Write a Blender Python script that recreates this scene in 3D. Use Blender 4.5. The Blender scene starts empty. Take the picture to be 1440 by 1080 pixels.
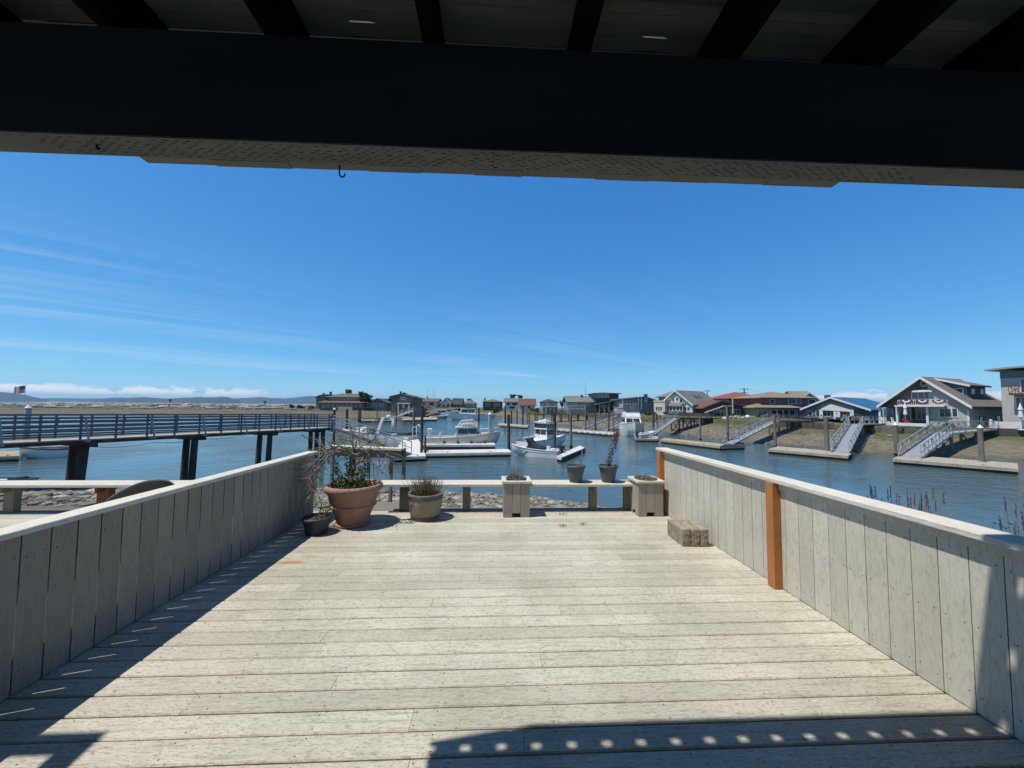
import bpy, bmesh, math, random
from mathutils import Vector, Matrix
RAD = math.radians
rnd = random.Random(11)
scene = bpy.context.scene
col = scene.collection
U = rnd.uniform

# ------------------------------------------------------------------ camera model
F = 540.0                       # focal length in pixels of the 1440 px wide photograph
CAM = Vector((0, 0, 1.6))
yaw, pit, rol = RAD(2.65), math.atan(29 / F), 0.008
fwd = Vector((math.sin(yaw) * math.cos(pit), math.cos(yaw) * math.cos(pit), math.sin(pit)))
r0 = Vector((math.cos(yaw), -math.sin(yaw), 0))
u0 = r0.cross(fwd)
rgt = r0 * math.cos(rol) + u0 * math.sin(rol)
upv = u0 * math.cos(rol) - r0 * math.sin(rol)
cd = bpy.data.cameras.new('camera')
cam = bpy.data.objects.new('camera', cd)
col.objects.link(cam)
M = Matrix((rgt, upv, -fwd)).transposed().to_4x4()
M.translation = CAM
cam.matrix_world = M
cd.sensor_width = 36
cd.lens = 13.5
cd.clip_start = 0.02
cd.clip_end = 30000
scene.camera = cam

def ray(px, py):
    return fwd + rgt * ((px - 720) / F) - upv * ((py - 540) / F)
def pt(px, py, D):              # the place seen at a pixel, D metres deep
    return CAM + ray(px, py) * D
def at(px, py, z):              # the place seen at a pixel, on the level z
    d = ray(px, py)
    return CAM + d * ((z - CAM.z) / d.z)
def gp(px, D, z):               # column px, depth D, level z
    p = pt(px, 569, D)
    return Vector((p.x, p.y, z))

WATER = -2.9
# ------------------------------------------------------------------ mesh builder
class MB:
    def __init__(s):
        s.v = []; s.f = []; s.m = []; s.mi = 0; s.T = None
    def add(s, vs, fs):
        n = len(s.v)
        for p in vs:
            p = Vector(p)
            s.v.append(s.T @ p if s.T else p)
        for f in fs:
            s.f.append([i + n for i in f]); s.m.append(s.mi)
        return s
    def box(s, x0, x1, y0, y1, z0, z1):
        return s.add([(x0, y0, z0), (x1, y0, z0), (x1, y1, z0), (x0, y1, z0), (x0, y0, z1), (x1, y0, z1), (x1, y1, z1), (x0, y1, z1)],
                     [(0, 3, 2, 1), (4, 5, 6, 7), (0, 1, 5, 4), (1, 2, 6, 5), (2, 3, 7, 6), (3, 0, 4, 7)])
    def bar(s, p, q, w, h=None, up=(0, 0, 1)):
        p, q = Vector(p), Vector(q); h = h or w
        d = (q - p).normalized(); a = d.cross(Vector(up))
        if a.length < 1e-4: a = Vector((1, 0, 0))
        a.normalize(); b = a.cross(d)
        o = [a * (-w / 2) + b * (-h / 2), a * (w / 2) + b * (-h / 2), a * (w / 2) + b * (h / 2), a * (-w / 2) + b * (h / 2)]
        return s.add([p + k for k in o] + [q + k for k in o], [(0, 3, 2, 1), (4, 5, 6, 7), (0, 1, 5, 4), (1, 2, 6, 5), (2, 3, 7, 6), (3, 0, 4, 7)])
    def tube(s, pts, r, n=8):
        pts = [Vector(p) for p in pts]; k = len(pts)
        rs = r if isinstance(r, (list, tuple)) else [r] * k
        vs = []; a = None
        for i, p in enumerate(pts):
            d = (pts[min(i + 1, k - 1)] - pts[max(i - 1, 0)]).normalized()
            if a is None:
                a = d.cross(Vector((0, 0, 1)))
                if a.length < 1e-3: a = Vector((1, 0, 0))
            a = (a - d * a.dot(d)).normalized(); b = d.cross(a)
            for j in range(n):
                t = 2 * math.pi * j / n
                vs.append(p + (a * math.cos(t) + b * math.sin(t)) * rs[i])
        fs = [(i * n + j, i * n + (j + 1) % n, (i + 1) * n + (j + 1) % n, (i + 1) * n + j) for i in range(k - 1) for j in range(n)]
        fs += [tuple(range(n))[::-1], tuple(range((k - 1) * n, k * n))]
        return s.add(vs, fs)
    def lathe(s, prof, n=28, c=(0, 0, 0), closed=False):
        k = len(prof); c = Vector(c)
        vs = [c + Vector((r * math.cos(2 * math.pi * j / n), r * math.sin(2 * math.pi * j / n), z)) for r, z in prof for j in range(n)]
        fs = [(i * n + j, i * n + (j + 1) % n, (i + 1) * n + (j + 1) % n, (i + 1) * n + j) for i in range(k - 1) for j in range(n)]
        if not closed: fs += [tuple(range(n))[::-1], tuple(range((k - 1) * n, k * n))]
        return s.add(vs, fs)
    def loft(s, A, B):
        n = len(A)
        return s.add(list(A) + list(B), [tuple(range(n))[::-1], tuple(range(n, 2 * n))] + [(i, (i + 1) % n, n + (i + 1) % n, n + i) for i in range(n)])
    def prism(s, poly, y0, y1):           # outline in x, z, pushed along y
        return s.loft([(x, y0, z) for x, z in poly], [(x, y1, z) for x, z in poly])
    def prismx(s, poly, x0, x1):          # outline in y, z, pushed along x
        return s.loft([(x0, y, z) for y, z in poly], [(x1, y, z) for y, z in poly])
    def plate(s, quad, t):                # a slab of thickness t under a polygon
        q = [Vector(p) for p in quad]
        n = (q[1] - q[0]).cross(q[2] - q[0]).normalized()
        if n.z < 0: n = -n
        return s.loft([p - n * t for p in q], q)
    def leaf(s, p, size, up=None):
        a = Vector((U(-1, 1), U(-1, 1), U(-1, 1))).normalized()
        b = a.cross(Vector((U(-1, 1), U(-1, 1), U(-1, 1)))).normalized()
        p = Vector(p); a *= size; b *= size * .55
        return s.add([p - a, p - b, p + a, p + b], [(0, 1, 2, 3)])
    def build(s, name, mats, parent=None, smooth=False, bevel=0, seg=1, recalc=True):
        me = bpy.data.meshes.new(name)
        me.from_pydata([tuple(p) for p in s.v], [], s.f)
        for m in (mats if isinstance(mats, (list, tuple)) else [mats]): me.materials.append(m)
        if any(s.m): me.polygons.foreach_set('material_index', s.m)
        if recalc:
            bm = bmesh.new(); bm.from_mesh(me)
            bmesh.ops.recalc_face_normals(bm, faces=bm.faces)
            bm.to_mesh(me); bm.free()
        if smooth:
            me.polygons.foreach_set('use_smooth', [True] * len(me.polygons))
            try: me.set_sharp_from_angle(angle=RAD(38))
            except Exception: pass
        me.update()
        o = bpy.data.objects.new(name, me); col.objects.link(o)
        if parent is not None: o.parent = parent
        if bevel:
            b = o.modifiers.new('bevel', 'BEVEL'); b.width = bevel; b.segments = seg; b.limit_method = 'ANGLE'
        return o

def thing(name, label, cat, loc=(0, 0, 0), rz=0, group=None):
    o = bpy.data.objects.new(name, None); col.objects.link(o)
    o.empty_display_size = .2
    o.location = loc; o.rotation_euler = (0, 0, rz)
    o['label'] = label; o['category'] = cat
    if group: o['group'] = group
    return o
def tag(o, label, cat, group=None, kind=None):
    o['label'] = label; o['category'] = cat
    if group: o['group'] = group
    if kind: o['kind'] = kind
    return o
def struct(o, label=None):
    o['kind'] = 'structure'
    if label: o['label'] = label
    return o
def children(o): return [c for c in bpy.data.objects if c.parent == o]
def dup(o, loc, rz=None, label=None, sc=None):
    c = o.copy(); col.objects.link(c); c.location = loc
    if rz is not None: c.rotation_euler = (0, 0, rz)
    if sc: c.scale = (sc, sc, sc)
    if label: c['label'] = label
    for ch in children(o):
        d = ch.copy(); col.objects.link(d); d.parent = c
        for g in children(ch):
            e = g.copy(); col.objects.link(e); e.parent = d
    return c
def mid(o, z=True):                    # put the origin of a one-mesh thing at its base
    me = o.data; n = len(me.vertices)
    c = sum((v.co for v in me.vertices), Vector()) / n
    c.z = min(v.co.z for v in me.vertices)
    me.transform(Matrix.Translation(-c)); o.location = o.location + c
    return o

# ------------------------------------------------------------------ materials
class NT:
    def __init__(s, tree): s.t = tree; s.n = tree.nodes; s.l = tree.links
    def new(s, typ, **kw):
        n = s.n.new(typ)
        for k, v in kw.items():
            if k.startswith('i_'):
                key = k[2:]; n.inputs[int(key) if key.isdigit() else key.replace('_', ' ')].default_value = v
            else: setattr(n, k, v)
        return n
    def link(s, a, b): s.l.new(a, b)
    def math(s, op, a, b=None, c=None, clamp=False):
        n = s.n.new('ShaderNodeMath'); n.operation = op; n.use_clamp = clamp
        for i, v in enumerate((a, b, c)):
            if v is None: continue
            if isinstance(v, (int, float)): n.inputs[i].default_value = v
            else: s.l.new(v, n.inputs[i])
        return n.outputs[0]
    def mix(s, f, a, b, blend='MIX'):
        n = s.n.new('ShaderNodeMix'); n.data_type = 'RGBA'; n.blend_type = blend
        for i, v in ((0, f), (6, a), (7, b)):
            if isinstance(v, (int, float)): n.inputs[i].default_value = v
            elif isinstance(v, tuple): n.inputs[i].default_value = (*v, 1) if len(v) == 3 else v
            else: s.l.new(v, n.inputs[i])
        return n.outputs[2]
    def noise(s, vec, scale, detail=6, rough=.55, dist=0):
        n = s.new('ShaderNodeTexNoise'); n.inputs['Scale'].default_value = scale
        n.inputs['Detail'].default_value = detail; n.inputs['Roughness'].default_value = rough
        n.inputs['Distortion'].default_value = dist
        if vec is not None: s.l.new(vec, n.inputs['Vector'])
        return n.outputs['Fac']
    def mapping(s, vec, sc=(1, 1, 1), rot=(0, 0, 0), loc=(0, 0, 0)):
        n = s.new('ShaderNodeMapping'); n.inputs['Scale'].default_value = sc
        n.inputs['Rotation'].default_value = rot; n.inputs['Location'].default_value = loc
        s.l.new(vec, n.inputs['Vector']); return n.outputs[0]
    def step(s, v, a, b):
        n = s.new('ShaderNodeMapRange', interpolation_type='SMOOTHSTEP')
        n.inputs['From Min'].default_value = a; n.inputs['From Max'].default_value = b
        s.l.new(v, n.inputs['Value']); return n.outputs[0]

def base_mat(name):
    m = bpy.data.materials.new(name); m.use_nodes = True
    t = NT(m.node_tree); p = m.node_tree.nodes['Principled BSDF']
    return m, t, p
def mat(name, c1, c2=None, rough=.7, scale=4, stretch=(1, 1, 1), bump=0, bscale=None, spec=.3, metal=0, island=0, grime=0, lines=None, coat=0):
    m, t, p = base_mat(name)
    c2 = c2 or tuple(c * .8 for c in c1)
    co = t.new('ShaderNodeTexCoord').outputs['Object']
    v = t.mapping(co, stretch)
    nz = t.noise(v, scale)
    c = t.mix(t.step(nz, .3, .7), c1, c2)
    if grime:
        c = t.mix(t.math('MULTIPLY', t.step(t.noise(co, scale * .31, 4), .5, .72), grime), c, tuple(k * .45 for k in c1))
    if island:
        g = t.new('ShaderNodeNewGeometry').outputs['Random Per Island']
        c = t.mix(1.0, c, t.new('ShaderNodeCombineColor').outputs[0], 'MULTIPLY') if False else t.mix(t.math('MULTIPLY', g, island), c, tuple(k * .35 for k in c1))
    h = nz
    if lines:                          # (axis, spacing, depth of tone): courses of siding, shingles, planks
        ax, sp, dk = lines
        sx = t.new('ShaderNodeSeparateXYZ'); t.link(co, sx.inputs[0])
        fr = t.math('FRACT', t.math('DIVIDE', sx.outputs['XYZ'.index(ax)], sp))
        ln = t.math('LESS_THAN', fr, .14)
        c = t.mix(t.math('MULTIPLY', ln, dk), c, tuple(k * .3 for k in c1))
        h = t.math('SUBTRACT', nz, t.math('MULTIPLY', ln, .6))
    t.link(c, p.inputs['Base Color'])
    p.inputs['Roughness'].default_value = rough; p.inputs['Metallic'].default_value = metal
    p.inputs['Specular IOR Level'].default_value = spec; p.inputs['Coat Weight'].default_value = coat
    if bump:
        b = t.new('ShaderNodeBump'); b.inputs['Strength'].default_value = bump; b.inputs['Distance'].default_value = .02
        hh = t.noise(v, bscale, 5) if bscale else h
        t.link(hh, b.inputs['Height']); t.link(b.outputs[0], p.inputs['Normal'])
    return m

def wood_mat(name, pale, dark, axis, flake=.5, patch=None, tint=.25, rough=.85, algae=0.0, fine=1.0):
    """weathered boards: grain along an axis, blotches, flaking paint, own tint per board"""
    m, t, p = base_mat(name)
    co = t.new('ShaderNodeTexCoord').outputs['Object']
    isl = t.new('ShaderNodeNewGeometry').outputs['Random Per Island']
    off = t.new('ShaderNodeCombineXYZ')
    for i, k in enumerate((37.0, 91.0, 53.0)): t.link(t.math('MULTIPLY', isl, k), off.inputs[i])
    va = t.new('ShaderNodeVectorMath', operation='ADD'); t.link(co, va.inputs[0]); t.link(off.outputs[0], va.inputs[1])
    st = [1, 1, 1]; st['xyz'.index(axis)] = .07
    v = va.outputs[0]
    grain = t.noise(t.mapping(v, tuple(st)), 60, 8, .65)
    rot = {'x': (0, 0, .5), 'z': (0.45, 0, 0), 'y': (0, 0, .5)}[axis]
    st2 = [1, 1, 1]; st2['xyz'.index(axis)] = .3
    fl = t.noise(t.mapping(v, tuple(st2), rot), 55 * fine, 9, .75, .6)
    blotch = t.noise(co, 1.7, 7, .65)
    speck = t.noise(v, 140, 4, .7)
    c = t.mix(t.step(blotch, .28, .72), pale, tuple(a * .72 + b * .28 for a, b in zip(pale, dark)))
    c = t.mix(t.math('MULTIPLY', t.step(fl, .47, .66), flake), c, dark)
    c = t.mix(t.math('MULTIPLY', t.step(grain, .5, .72), flake * .7), c, dark)
    c = t.mix(t.math('MULTIPLY', t.step(speck, .6, .72), .5), c, tuple(k * .5 for k in dark))
    c = t.mix(t.math('MULTIPLY', isl, tint), c, dark)
    if algae:
        c = t.mix(t.math('MULTIPLY', t.step(t.noise(co, .8, 6), .45, .7), algae), c, (dark[0] * .75, dark[1] * .8, dark[2] * .55))
    if patch:
        for (px_, py_, pz_, sx_, sy_, sz_, colr, edge) in patch:
            s = t.new('ShaderNodeVectorMath', operation='SUBTRACT'); t.link(co, s.inputs[0]); s.inputs[1].default_value = (px_, py_, pz_)
            d = t.new('ShaderNodeVectorMath', operation='DIVIDE'); t.link(s.outputs[0], d.inputs[0]); d.inputs[1].default_value = (sx_, sy_, sz_)
            a = t.new('ShaderNodeVectorMath', operation='ABSOLUTE'); t.link(d.outputs[0], a.inputs[0])
            sp = t.new('ShaderNodeSeparateXYZ'); t.link(a.outputs[0], sp.inputs[0])
            if edge < .2: k = t.math('MAXIMUM', t.math('MAXIMUM', sp.outputs[0], sp.outputs[1]), sp.outputs[2])
            else:
                ln = t.new('ShaderNodeVectorMath', operation='LENGTH'); t.link(d.outputs[0], ln.inputs[0]); k = ln.outputs['Value']
            k = t.math('ADD', k, t.math('MULTIPLY', t.math('SUBTRACT', fl, .5), edge * 2.2))
            c = t.mix(t.math('MULTIPLY', t.step(k, 1.0, 1.0 - edge), .75), c, colr)
    t.link(c, p.inputs['Base Color'])
    p.inputs['Roughness'].default_value = rough; p.inputs['Specular IOR Level'].default_value = .25
    b = t.new('ShaderNodeBump'); b.inputs['Strength'].default_value = .8; b.inputs['Distance'].default_value = .0055
    t.link(t.math('ADD', t.math('MULTIPLY', fl, 1.0), t.math('MULTIPLY', grain, .7)), b.inputs['Height'])
    t.link(b.outputs[0], p.inputs['Normal'])
    return m

MT = {}
MT['deckedge'] = wood_mat('rim_board_painted_shade', (.22, .20, .16), (.12, .11, .09), 'x', .5)  # rim wood darkened to carry the shadow of the bench
MT['deck'] = wood_mat('weathered_deck_wood', (.615, .588, .49), (.20, .185, .14), 'x', .85, tint=.3, algae=.22, fine=2.1,
                      patch=[(-2.02, 4.05, 0, .17, .05, .05, (.42, .17, .04), .5), (-1.92, 4.2, 0, .10, .02, .05, (.42, .17, .04), .5)])
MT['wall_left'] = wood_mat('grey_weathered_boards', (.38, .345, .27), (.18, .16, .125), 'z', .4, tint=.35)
MT['wall_right'] = wood_mat('pale_weathered_boards', (.62, .595, .505), (.30, .275, .22), 'z', .5, tint=.28,
                            patch=[(2.545, 2.723, .40, .05, .052, .185, (.52, .45, .36), .12)])
MT['cap'] = wood_mat('bleached_cap_wood', (.74, .72, .64), (.30, .27, .22), 'y', .4, tint=.2)
MT['capx'] = wood_mat('bleached_bench_wood', (.70, .67, .58), (.30, .27, .21), 'x', .4, tint=.2)
MT['post_grey'] = wood_mat('grey_post_wood', (.26, .225, .175), (.13, .11, .085), 'z', .5)
MT['planter'] = wood_mat('planter_wood', (.40, .36, .31), (.23, .205, .17), 'z', .5, tint=.3)
MT['barrel'] = wood_mat('barrel_staves', (.36, .31, .235), (.20, .165, .12), 'z', .5, tint=.3)
MT['cedar'] = wood_mat('fresh_cedar_post', (.52, .215, .075), (.27, .095, .03), 'z', .5, rough=.7)
MT['cuts'] = mat('incised_cuts', (.12, .115, .10), rough=.9)
MT['redwood'] = mat('red_brown_leg', (.20, .07, .035), (.14, .05, .03), .8, 9, (1, 1, .12), .2)
MT['sidingtan'] = mat('tan_siding_house', (.70, .63, .52), (.62, .55, .46), .8, 2)  # pale siding chosen to bounce light in under the balcony
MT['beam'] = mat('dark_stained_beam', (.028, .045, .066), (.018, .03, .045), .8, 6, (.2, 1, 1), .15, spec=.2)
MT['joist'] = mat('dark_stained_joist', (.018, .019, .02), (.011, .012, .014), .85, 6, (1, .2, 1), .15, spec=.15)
MT['rim'] = mat('dark_fascia', (.26, .25, .225), (.20, .195, .175), .85, 8, (.2, 1, 1), .2, spec=.15)
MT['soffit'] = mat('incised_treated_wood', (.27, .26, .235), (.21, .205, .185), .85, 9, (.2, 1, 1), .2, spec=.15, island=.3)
MT['ceiling'] = mat('brown_ceiling_boards', (.62, .55, .40), (.45, .40, .29), .85, 5, (.12, 1, 1), .2, spec=.15, island=.25, grime=.5)
MT['terracotta'] = mat('terracotta', (.37, .225, .175), (.30, .18, .14), .9, 6, bump=.15, spec=.15, grime=.45)
MT['soil'] = mat('potting_soil', (.07, .05, .035), (.12, .09, .06), 1, 30, bump=.8)
MT['greypot'] = mat('grey_plastic_pot', (.085, .10, .105), (.07, .085, .09), .55, 4, spec=.4)
MT['darkpot'] = mat('dark_plastic_pot', (.05, .058, .06), (.035, .042, .045), .5, 4, spec=.4)
MT['concrete'] = mat('rough_concrete', (.32, .28, .21), (.21, .18, .13), .95, 14, bump=.6, grime=.5)
MT['bark'] = mat('bare_twigs', (.30, .25, .20), (.17, .14, .11), .9, 40, bump=.3)
MT['trunkdark'] = mat('dark_trunk', (.075, .055, .04), (.05, .036, .026), .9, 20, bump=.4)
MT['leafg'] = mat('green_leaves', (.075, .115, .03), (.13, .16, .045), .6, 25, island=.6)
MT['leafdry'] = mat('dry_stalks', (.28, .22, .14), (.20, .14, .09), .8, 25, island=.5)
MT['leafred'] = mat('reddish_leaves', (.13, .05, .045), (.09, .045, .035), .7, 25, island=.4)
MT['lav'] = mat('purple_flowers', (.12, .07, .20), (.08, .05, .13), .8, 25, island=.3)
MT['fol'] = mat('dark_foliage', (.045, .07, .028), (.07, .095, .035), .75, .8, island=.6)
MT['fol2'] = mat('olive_foliage', (.085, .10, .04), (.12, .13, .05), .75, .8, island=.6)
MT['hoop'] = mat('barrel_hoop', (.13, .115, .10), (.09, .08, .07), .7, 8, bump=.1)
MT['steel'] = mat('dark_iron', (.03, .028, .027), (.05, .03, .02), .6, 30, metal=.6)
MT['alu'] = mat('galvanised_rail', (.40, .405, .40), (.33, .335, .335), .45, 3, metal=.3, spec=.5)
MT['bluerail'] = mat('slate_blue_rail_paint', (.10, .12, .155), (.085, .10, .13), .5, 3, spec=.4)
MT['bluerail_pale'] = mat('pale_brace_paint', (.30, .32, .36), (.25, .27, .3), .5, 3, spec=.4)
MT['pile'] = mat('creosoted_piling', (.085, .072, .06), (.045, .038, .033), .9, 3, (1, 1, .25), .5, 12, island=.1)
MT['pilegrey'] = mat('grey_piling', (.20, .175, .15), (.12, .105, .09), .9, 3, (1, 1, .25), .5, 12)
MT['stone_pale'] = mat('pale_boulder', (.48, .45, .40), (.34, .32, .28), .95, 2, bump=.5)
MT['pilepale'] = mat('pale_piling', (.40, .39, .37), (.30, .29, .27), .8, 3, (1, 1, .25), .3)
MT['white'] = mat('white_gelcoat', (.78, .77, .74), (.68, .67, .63), .35, 1.2, spec=.5, grime=.15)
MT['whitep'] = mat('white_paint', (.74, .73, .70), (.66, .65, .62), .6, 3)
MT['cream'] = mat('cream_gelcoat', (.62, .58, .50), (.52, .48, .41), .4, 1.2, spec=.5, grime=.2)
MT['navy'] = mat('navy_stripe', (.02, .03, .06), (.03, .04, .08), .4, 3, spec=.5)
MT['canvas'] = mat('dark_canvas', (.02, .026, .04), (.03, .036, .05), .9, 5)
MT['bluecanvas'] = mat('blue_canvas', (.06, .075, .10), (.05, .065, .09), .9, 5)
MT['rubber'] = mat('black_rubber', (.015, .015, .016), (.03, .03, .03), .6, 6)
MT['green_plastic'] = mat('dark_green_shell', (.02, .03, .03), (.014, .024, .024), .45, 3, spec=.45)
MT['dockw'] = mat('white_dock_top', (.66, .64, .60), (.52, .50, .46), .8, 3, bump=.2, lines=('X', .3, .18))
MT['dockg'] = mat('grey_dock_top', (.42, .38, .30), (.30, .27, .22), .9, 3, bump=.3, lines=('X', .2, .3))
MT['docktan'] = mat('tan_dock_top', (.40, .34, .22), (.30, .25, .16), .9, 3, bump=.3, lines=('X', .2, .3))
MT['dockside'] = mat('wet_float_side', (.05, .048, .042), (.025, .025, .022), .7, 3, bump=.3)
MT['glass'] = mat('window_glass', (.018, .024, .03), (.03, .036, .042), .06, .5, spec=.8)
MT['glassb'] = mat('pale_window_glass', (.10, .13, .16), (.07, .09, .11), .06, .5, spec=.8)
MT['logs'] = mat('bleached_driftwood', (.48, .43, .36), (.30, .26, .21), .95, 2, (1, 1, 1), .4)
MT['rust'] = mat('rusty_iron', (.16, .07, .04), (.10, .05, .03), .9, 6, bump=.3)
MT['red'] = mat('red_cloth', (.5, .03, .04), (.42, .03, .04), .8, 5)
MT['buntred'] = mat('faded_bunting_red', (.25, .035, .045), (.2, .03, .04), .9, 5)
MT['flagblue'] = mat('flag_blue', (.03, .04, .16), (.025, .03, .13), .8, 5)
MT['stone'] = mat('sea_wall_stone', (.20, .185, .165), (.10, .092, .082), .95, 1.6, bump=.9, bscale=2.5)
MT['timber'] = mat('timber_bulkhead', (.13, .105, .08), (.075, .06, .048), .95, 2, (1, 1, .3), .5, lines=('Z', .3, .6))
MT['grass'] = mat('shore_grass', (.095, .105, .045), (.16, .145, .075), .9, 2, island=.5)
MT['hedge'] = MT['fol']
def pebble_mat():
    m, t, p = base_mat('shore_pebbles')
    g = t.new('ShaderNodeNewGeometry').outputs['Random Per Island']
    r = t.new('ShaderNodeValToRGB'); t.link(g, r.inputs[0])
    e = r.color_ramp.elements
    e[0].color = (.08, .075, .065, 1); e[1].color = (.46, .43, .37, 1)
    e.new(.5).color = (.27, .25, .21, 1); e.new(.75).color = (.20, .16, .12, 1)
    co = t.new('ShaderNodeTexCoord').outputs['Object']
    c = t.mix(t.math('MULTIPLY', t.noise(co, 18), .4), r.outputs[0], (.1, .09, .07))
    t.link(c, p.inputs['Base Color']); p.inputs['Roughness'].default_value = .9
    return m
MT['pebbles'] = pebble_mat()
def ground_mat(name, stops, scale=1.5, grassy=None, bump=.6, stretch=(1, 1, 1)):
    m, t, p = base_mat(name)
    co = t.new('ShaderNodeTexCoord').outputs['Object']
    sx = t.new('ShaderNodeSeparateXYZ'); t.link(co, sx.inputs[0])
    n1 = t.noise(t.mapping(co, stretch), scale, 8, .65); n2 = t.noise(co, scale * .13, 5); n3 = t.noise(co, scale * 7, 6, .7)
    c = t.mix(t.step(n1, .35, .65), stops[0], stops[1])
    c = t.mix(t.step(n3, .52, .66), c, tuple(k * .38 for k in stops[1]))
    c = t.mix(t.step(t.noise(co, scale * 4, 6, .7), .58, .7), c, tuple(min(.6, k * 1.9) for k in stops[0]))
    if grassy:                        # grass where the shore stands clear of the tide
        z0, z1, gc = grassy
        h = t.math('ADD', sx.outputs[2], t.math('MULTIPLY', t.math('SUBTRACT', n2, .5), .9))
        g = t.math('MULTIPLY', t.step(h, z0, z1), t.step(n1, .3, .5))
        c = t.mix(g, c, t.mix(n3, gc, tuple(k * 1.7 for k in gc)))
    wet = t.step(sx.outputs[2], WATER + .22, WATER + .02)
    c = t.mix(t.math('MULTIPLY', wet, .6), c, tuple(k * .35 for k in stops[0]))
    t.link(c, p.inputs['Base Color']); p.inputs['Roughness'].default_value = .95; p.inputs['Specular IOR Level'].default_value = .15
    b = t.new('ShaderNodeBump'); b.inputs['Strength'].default_value = bump; b.inputs['Distance'].default_value = .08
    t.link(n3, b.inputs['Height']); t.link(b.outputs[0], p.inputs['Normal'])
    return m
MT['beach'] = ground_mat('gravel_beach', ((.21, .185, .135), (.12, .108, .078)), 1.2, (-2.1, -1.65, (.068, .076, .03)))
MT['spit'] = ground_mat('sandy_spit', ((.17, .15, .112), (.085, .078, .055)), .35, (-.9, .2, (.09, .09, .045)), stretch=(.35, 1.6, 1))
MT['bank'] = ground_mat('rocky_bank', ((.20, .18, .14), (.13, .115, .09)), 2.5, (-1.25, -.9, (.06, .075, .025)))
MT['hill'] = mat('forested_hills', (.03, .045, .03), (.045, .06, .04), 1, .003)

def water_mat():
    m, t, p = base_mat('harbour_water')
    co = t.new('ShaderNodeTexCoord').outputs['Object']
    p.inputs['Base Color'].default_value = (.062, .098, .10, 1)
    p.inputs['Roughness'].default_value = .04; p.inputs['IOR'].default_value = 1.33
    a = t.noise(t.mapping(co, (1, 1.6, 1), (0, 0, .35)), .9, 4, .55, .4)
    b = t.noise(t.mapping(co, (1, 1.9, 1), (0, 0, -.2)), 4.5, 3, .6, .3)
    calm = t.step(t.noise(co, .07, 4), .38, .62)
    h = t.math('ADD', t.math('MULTIPLY', a, .11), t.math('MULTIPLY', b, .022))
    bp = t.new('ShaderNodeBump'); bp.inputs['Distance'].default_value = 1.0
    t.link(t.math('ADD', t.math('MULTIPLY', calm, .75), .25), bp.inputs['Strength'])
    t.link(h, bp.inputs['Height']); t.link(bp.outputs[0], p.inputs['Normal'])
    return m
MT['water'] = water_mat()
# ------------------------------------------------------------------ sky, sun, air
EL = RAD(65); SAZ = RAD(17)      # sun: high, to the left and a little behind the camera
sdir = Vector((-math.cos(SAZ) * math.cos(EL), -math.sin(SAZ) * math.cos(EL), math.sin(EL)))
sd = bpy.data.lights.new('sun', 'SUN'); sd.energy = 4.4; sd.angle = RAD(.53); sd.color = (1, .95, .86)
so = bpy.data.objects.new('sun', sd); col.objects.link(so)
so.rotation_euler = sdir.to_track_quat('Z', 'Y').to_euler(); so.location = (-20, -6, 45)
w = bpy.data.worlds.new('World'); scene.world = w; w.use_nodes = True
t = NT(w.node_tree); bg = w.node_tree.nodes['Background']
sky = t.new('ShaderNodeTexSky'); sky.sky_type = 'NISHITA'; sky.sun_disc = False
sky.sun_elevation = EL; sky.sun_rotation = math.atan2(sdir.x, sdir.y)
sky.air_density = .7; sky.dust_density = 0; sky.ozone_density = 6.0; sky.altitude = 0
sc_ = t.new('ShaderNodeSeparateColor'); t.link(sky.outputs[0], sc_.inputs[0])      # the clear, deep blue of the day
hs = t.new('ShaderNodeCombineColor')
for i_, (k_, g_) in enumerate(((.66, 1.06), (1.68, .73), (3.5, .44))): t.link(t.math('MULTIPLY', t.math('POWER', sc_.outputs[i_], g_), k_), hs.inputs[i_])
d = t.new('ShaderNodeTexCoord').outputs['Generated']
sx = t.new('ShaderNodeSeparateXYZ'); t.link(d, sx.inputs[0]); X, Y, Z = sx.outputs
az = t.math('ARCTAN2', X, Y); el = t.math('ARCSINE', Z)
cv = t.new('ShaderNodeCombineXYZ'); t.link(az, cv.inputs[0]); t.link(el, cv.inputs[1])
# fair-weather cumulus in a low bank over the sea and over the land to the right
n = t.noise(t.mapping(cv.outputs[0], (1, 2.2, 1)), 26, 7, .58)
nl = t.noise(t.mapping(cv.outputs[0], (1, 0, 1)), 7, 3, .5)
top = t.math('ADD', t.math('MULTIPLY', nl, .030), .006)
body = t.math('MULTIPLY', t.step(el, .008, .014), t.math('SUBTRACT', 1, t.step(t.math('SUBTRACT', el, top), .0, .016)))
winL = t.math('MULTIPLY', t.step(az, -1.25, -1.0), t.math('SUBTRACT', 1, t.step(az, -.62, -.45)))
winR = t.math('MULTIPLY', t.step(az, .68, .74), t.math('SUBTRACT', 1, t.step(az, .98, 1.1)))
cum = t.math('MULTIPLY', t.math('MULTIPLY', t.step(t.math('ADD', n, t.math('MULTIPLY', body, .22)), .59, .68), body), t.math('ADD', winL, winR, clamp=True))
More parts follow.
